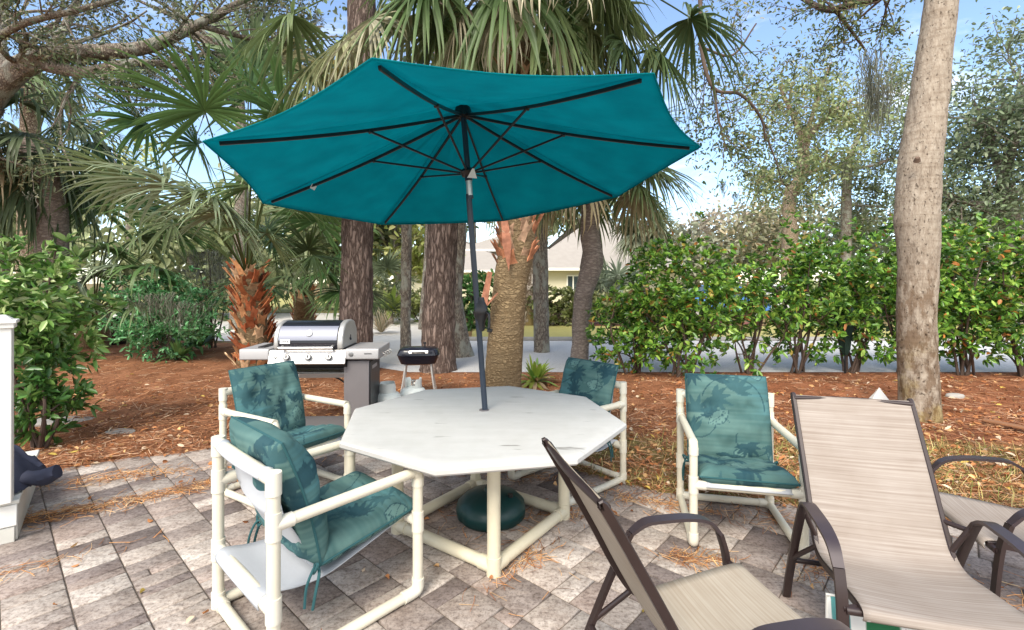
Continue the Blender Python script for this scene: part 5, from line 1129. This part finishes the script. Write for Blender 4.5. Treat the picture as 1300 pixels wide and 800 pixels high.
bg(840,330,46,14,6,3000,'low pale tree mass left of the hedge on the skyline',[(.32,.34,.24),(.38,.38,.27),(.26,.28,.19)],89,lf=.7)
bg(925,300,50,12,7,2200,'bare looking tan treetop on the skyline above the hedge',[(.44,.37,.28),(.38,.34,.25)],90,lf=.6)
bg(1010,310,44,16,6,3200,'tan and green tree row behind the hedge centre',[(.36,.34,.22),(.30,.31,.18),(.42,.35,.22)],91,lf=.6)
bg(1150,305,38,14,6.5,3000,'grey green tree mass behind the thick leaning trunk',[(.22,.26,.18),(.28,.31,.22),(.17,.20,.13)],92,lf=.5,clumps=90)
bg(1270,310,30,12,5.5,3200,'dark green tree mass low on the right skyline',[(.14,.18,.10),(.18,.22,.13)],93,lf=.4,clumps=90)
bg(160,205,24,5,3,500,'thin yellow green treetop against the sky at the left',[(.38,.40,.14),(.30,.34,.12)],94,clumps=30,lf=.3)
bg(300,40,16,8,3.4,1000,'leafy oak top behind the fan palms at the upper left',[(.13,.16,.08),(.18,.20,.11),(.09,.11,.06)],95,clumps=70,lf=.2)
bg(540,150,16,9,5,2600,'dark leafy tree high behind the umbrella',DG,96,clumps=70,lf=.25)
# shrubs ----------------------------------------------------------------
def shrub(b,w,d,h,z0,n,label,pal,wts=None,L=.10,W=.042,nl=7,seed=1,stems=9,name='hedge_shrub',mat='leafm',group=None,cat='shrub',shape=None,stemr=.022,bright=None,surf=.5,moss=None):
    rs=np.random.RandomState(seed); r=empty(name,b,0,label,cat,group)
    m=n*3; a=unit(rs.normal(size=(m,3)))*rs.uniform(0,1,(m,1))**surf; 
    bump_=np.array([noise.noise(Vector((*(q*2.3),))+Vector((seed*7.3,0,0))) for q in a]); keep=(bump_>-.02)|(rs.rand(m)<.07); a=a[keep][:n]
    T=np.array([b.x,b.y,b.z+(z0+h)/2])+a*np.array([w/2,d/2,(h-z0)/2])*(1+.55*bump_[keep][:n,None])
    out=unit(a*np.array([1,1,.7])+np.array([0,0,.55])+rs.normal(0,.35,a.shape)); k=len(T)
    base=np.repeat(T,nl,0); o=np.repeat(out,nl,0); t=unit(np.cross(o,rs.normal(size=o.shape))); el=rs.uniform(.25,1.15,(len(o),1)); d_=t*np.cos(el*.9)+o*np.sin(el*.9)
    base=base+o*rs.uniform(-.05,.02,(len(o),1))
    cols=palette(len(o),pal,wts,.16)*np.repeat(1+rs.normal(0,.13,k),nl)[:,None]
    V,Q,C=leaves(base,d_,rs.uniform(L*.65,L*1.25,len(o)),rs.uniform(W*.8,W*1.2,len(o)),cols,.22,.12); npmesh('leaves',V,Q,M[mat],C,r)
    mb=MB()
    for i in range(stems):
        e=Vector(T[rs.randint(k)]); s=b+Vector((rs.uniform(-.18,.18)*w*.5,rs.uniform(-.15,.15)*d*.5,-.05)); mid=s.lerp(e,.5)+Vector((rs.normal()*.08,rs.normal()*.08,.12)); mb.tube([s,mid,e],[stemr,stemr*.35],6,k=4,cap=False)
        for q in range(5):
            e2=Vector(T[rs.randint(k)]); f=mid.lerp(e,rs.uniform(-.3,.8)); 
            if (e2-f).length<w*.45: mb.tube([f,f.lerp(e2,.5)+Vector((0,0,.04)),e2],[stemr*.45,.004],5,k=2,cap=False)
    mb.build('stems',M['twig'],r,world=True)
    if moss:
        Vm,Qm,Cm=moss_strands([A3(Vector(m)) for m in moss],120,.7,.012,.28); npmesh('moss',Vm,Qm,M['moss'],Cm,r)
    return r
HG=[(.12,.27,.04),(.20,.38,.055),(.33,.50,.09),(.05,.13,.025),(.46,.36,.08),(.46,.18,.05),(.22,.14,.06)]; HW=[4,4,2.4,4,.4,.3,.3]; GR='shrubs of the right hedge'
def hs(u,vb,w,h,z0,n,label,seed,d=1.5,**k):
    b=G(u,vb); b.z=0; kw=dict(group=GR,L=.115,W=.05); kw.update(k); return shrub(b,w,d,h,z0,n,label,HG,HW,seed=seed,**kw)
hs(868,478,2.0,2.35,.05,760,'hedge shrub at the left end with an airy narrow top, above the teal backed chair',101)
hs(805,474,1.7,1.45,.05,330,'low loose shrub spreading left from the hedge end towards the grey trunk',102,d=1.1)
hs(950,474,1.4,2.0,.3,210,'thin hedge shrub with gaps where the parked cars show',103)
hs(1012,473,1.6,2.62,.25,560,'tall hedge shrub with bare lower stems behind the sling chair',104)
hs(1082,473,1.7,2.38,.25,560,'dense hedge shrub between the bare stems and the thick trunk',105)
hs(1150,474,1.5,2.68,.2,480,'hedge shrub directly behind the thick leaning trunk',106)
hs(1225,476,1.75,2.72,.2,660,'bright hedge shrub just right of the thick leaning trunk',107)
hs(1300,478,1.8,2.45,.3,560,'hedge shrub cut by the right frame edge',108)
hs(1375,478,2.0,2.6,.4,260,'end shrub of the hedge outside the right frame edge',109)
# left shrub
b=Vector((-4.85,4.75,0)); LG=[(.10,.22,.045),(.17,.32,.07),(.30,.43,.14),(.07,.14,.035),(.42,.50,.22)]
shrub(b,1.2,1.2,2.0,.5,430,'glossy broad leaved shrub towering behind the white post at the left',LG,[3,4,3,2,1.5],L=.125,W=.045,seed=111,stems=9,name='garden_shrub')
shrub(Vector((-4.48,4.6,0)),.62,.7,1.1,.12,150,'lower dark green branch of leaves beside the white post',[(.05,.13,.03),(.08,.18,.04),(.12,.22,.05)],None,L=.11,W=.042,seed=112,stems=5,name='garden_shrub')
b=Vector((-7.0,9.7,0)); shrub(b,2.3,1.4,1.7,.05,1000,'round small leaved green shrub with moss, left of the orange booted palm',[(.12,.36,.13),(.18,.46,.19),(.26,.52,.26),(.07,.20,.08)],None,L=.11,W=.045,nl=5,seed=113,name='garden_shrub',moss=[b+Vector((.3,-.65,1.35)),b+Vector((.7,-.6,1.2))],stemr=.012)
b=Vector((-7.2,11.6,0)); shrub(b,1.2,1.0,2.4,.8,160,'grey twiggy mossy bush behind the spiky seedling',[(.20,.22,.16),(.26,.27,.2)],None,L=.07,W=.02,nl=4,seed=114,name='mossy_bush',moss=[b+Vector((0,-.2,2.3)),b+Vector((.4,-.1,2.0)),b+Vector((-.4,-.1,1.9))])
# far shrubs by the house
def fs(u,vb,w,h,label,pal,seed,n=260,d=1.5): 
    b=G(u,vb); shrub(b,w,d,h,.05,n,label,pal,None,L=.22,W=.10,nl=6,seed=seed,stems=4,name='garden_bush',surf=.4)
fs(592,418,2.2,1.9,'round clipped green bush left of the umbrella crank',[(.06,.16,.04),(.10,.22,.06)],121)
fs(705,413,3.2,1.3,'low olive hedge bush in front of the house, right of the slim trunk',[(.16,.19,.06),(.22,.24,.09)],122,320)
fs(800,413,4.2,1.3,'low yellowish bush by the red mulch across the road',[(.22,.24,.10),(.28,.29,.14)],123,360)
fs(540,408,3.0,1.2,'yellow green bush beyond the driveway between pine and umbrella',[(.28,.32,.10),(.34,.36,.14)],124)
fs(460,408,3.0,1.6,'pale bush behind the gas grill beyond the driveway',[(.26,.30,.14),(.32,.34,.18)],125)
fs(900,402,5,1.3,'low bush beyond the road seen through the hedge',[(.20,.24,.10),(.26,.28,.12)],126,300)
fs(1060,404,6,1.5,'long bush beyond the road behind the hedge centre',[(.18,.22,.09),(.24,.27,.11)],127,360)
fs(1230,404,6,1.6,'long bush beyond the road behind the right part of the hedge',[(.14,.18,.08),(.2,.24,.1)],128,360)
mb=MB(); mb.add([(2.2,17.0,.03),(9,17.0,.03),(9,18.6,.03),(2.2,18.6,.03)],[(0,1,2,3)]); o=mb.build('mulch_strip',plain('red_mulch',(.22,.07,.05),.95,0,.3,12),smooth=False); o['kind']='structure'
# ------------------------------------------------------------------ light, sky, camera
W=bpy.data.worlds.new('World'); S.world=W; W.use_nodes=True; nt=W.node_tree; nt.nodes.clear()
sky=nt.nodes.new('ShaderNodeTexSky'); sky.sky_type='NISHITA'; sky.sun_disc=False
SUN_EL=math.radians(46); SUN_AZ=math.radians(200)   # compass-like, measured from +Y clockwise
sky.sun_elevation=SUN_EL; sky.sun_rotation=SUN_AZ; sky.air_density=1.0; sky.dust_density=.2; sky.ozone_density=3.0
tc=nt.nodes.new('ShaderNodeTexCoord'); mp=nt.nodes.new('ShaderNodeMapping'); mp.inputs['Scale'].default_value=(1,1,3.2); nt.links.new(tc.outputs['Generated'],mp.inputs[0])
nz=nt.nodes.new('ShaderNodeTexNoise'); nz.inputs['Scale'].default_value=2.0; nz.inputs['Detail'].default_value=7; nz.inputs['Roughness'].default_value=.6; nz.inputs['Distortion'].default_value=.6; nt.links.new(mp.outputs[0],nz.inputs['Vector'])
cr=nt.nodes.new('ShaderNodeValToRGB'); cr.color_ramp.elements[0].position=.52; cr.color_ramp.elements[1].position=.72; nt.links.new(nz.outputs['Fac'],cr.inputs[0])
mul=nt.nodes.new('ShaderNodeMath'); mul.operation='MULTIPLY_ADD'; mul.inputs[1].default_value=.55; mul.inputs[2].default_value=.03; nt.links.new(cr.outputs[0],mul.inputs[0]); mul.use_clamp=True
# white cloud added to the unseen sky behind the camera, to whiten the ambient
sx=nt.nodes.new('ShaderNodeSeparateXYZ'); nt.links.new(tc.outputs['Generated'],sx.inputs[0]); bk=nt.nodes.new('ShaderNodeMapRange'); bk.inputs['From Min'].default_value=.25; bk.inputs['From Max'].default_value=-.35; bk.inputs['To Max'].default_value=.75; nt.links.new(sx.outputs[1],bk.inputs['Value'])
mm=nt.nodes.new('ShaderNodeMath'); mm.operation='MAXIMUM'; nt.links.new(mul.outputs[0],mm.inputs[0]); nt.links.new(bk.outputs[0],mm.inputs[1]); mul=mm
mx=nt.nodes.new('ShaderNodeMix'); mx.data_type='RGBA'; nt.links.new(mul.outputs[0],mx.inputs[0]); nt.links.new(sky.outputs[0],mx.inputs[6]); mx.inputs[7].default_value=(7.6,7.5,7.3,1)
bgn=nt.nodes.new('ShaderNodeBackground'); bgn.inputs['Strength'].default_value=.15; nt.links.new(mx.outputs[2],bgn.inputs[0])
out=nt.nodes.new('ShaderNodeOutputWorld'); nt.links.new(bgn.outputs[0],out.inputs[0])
ld=bpy.data.lights.new('sun','SUN'); ld.energy=2.4; ld.angle=math.radians(26); ld.color=(1,.92,.80); lo=bpy.data.objects.new('sun',ld); COL.objects.link(lo)
sd_=Vector((math.sin(SUN_AZ)*math.cos(SUN_EL),math.cos(SUN_AZ)*math.cos(SUN_EL),math.sin(SUN_EL))); lo.rotation_euler=(-sd_).to_track_quat('-Z','Y').to_euler()
cd=bpy.data.cameras.new('camera'); cam=bpy.data.objects.new('camera',cd); COL.objects.link(cam); S.camera=cam
cam.location=(0,0,H); cam.rotation_euler=(math.radians(90),0,0); cd.sensor_width=36; cd.lens=36*F/1300; cd.shift_y=-(400-HZ)/1300; cd.clip_start=.05; cd.clip_end=1000
S.view_settings.view_transform='Standard'; S.view_settings.look='None'; S.view_settings.exposure=.98; S.view_settings.gamma=1
S.cycles.max_bounces=8; S.cycles.transparent_max_bounces=8; S.cycles.use_denoising=True
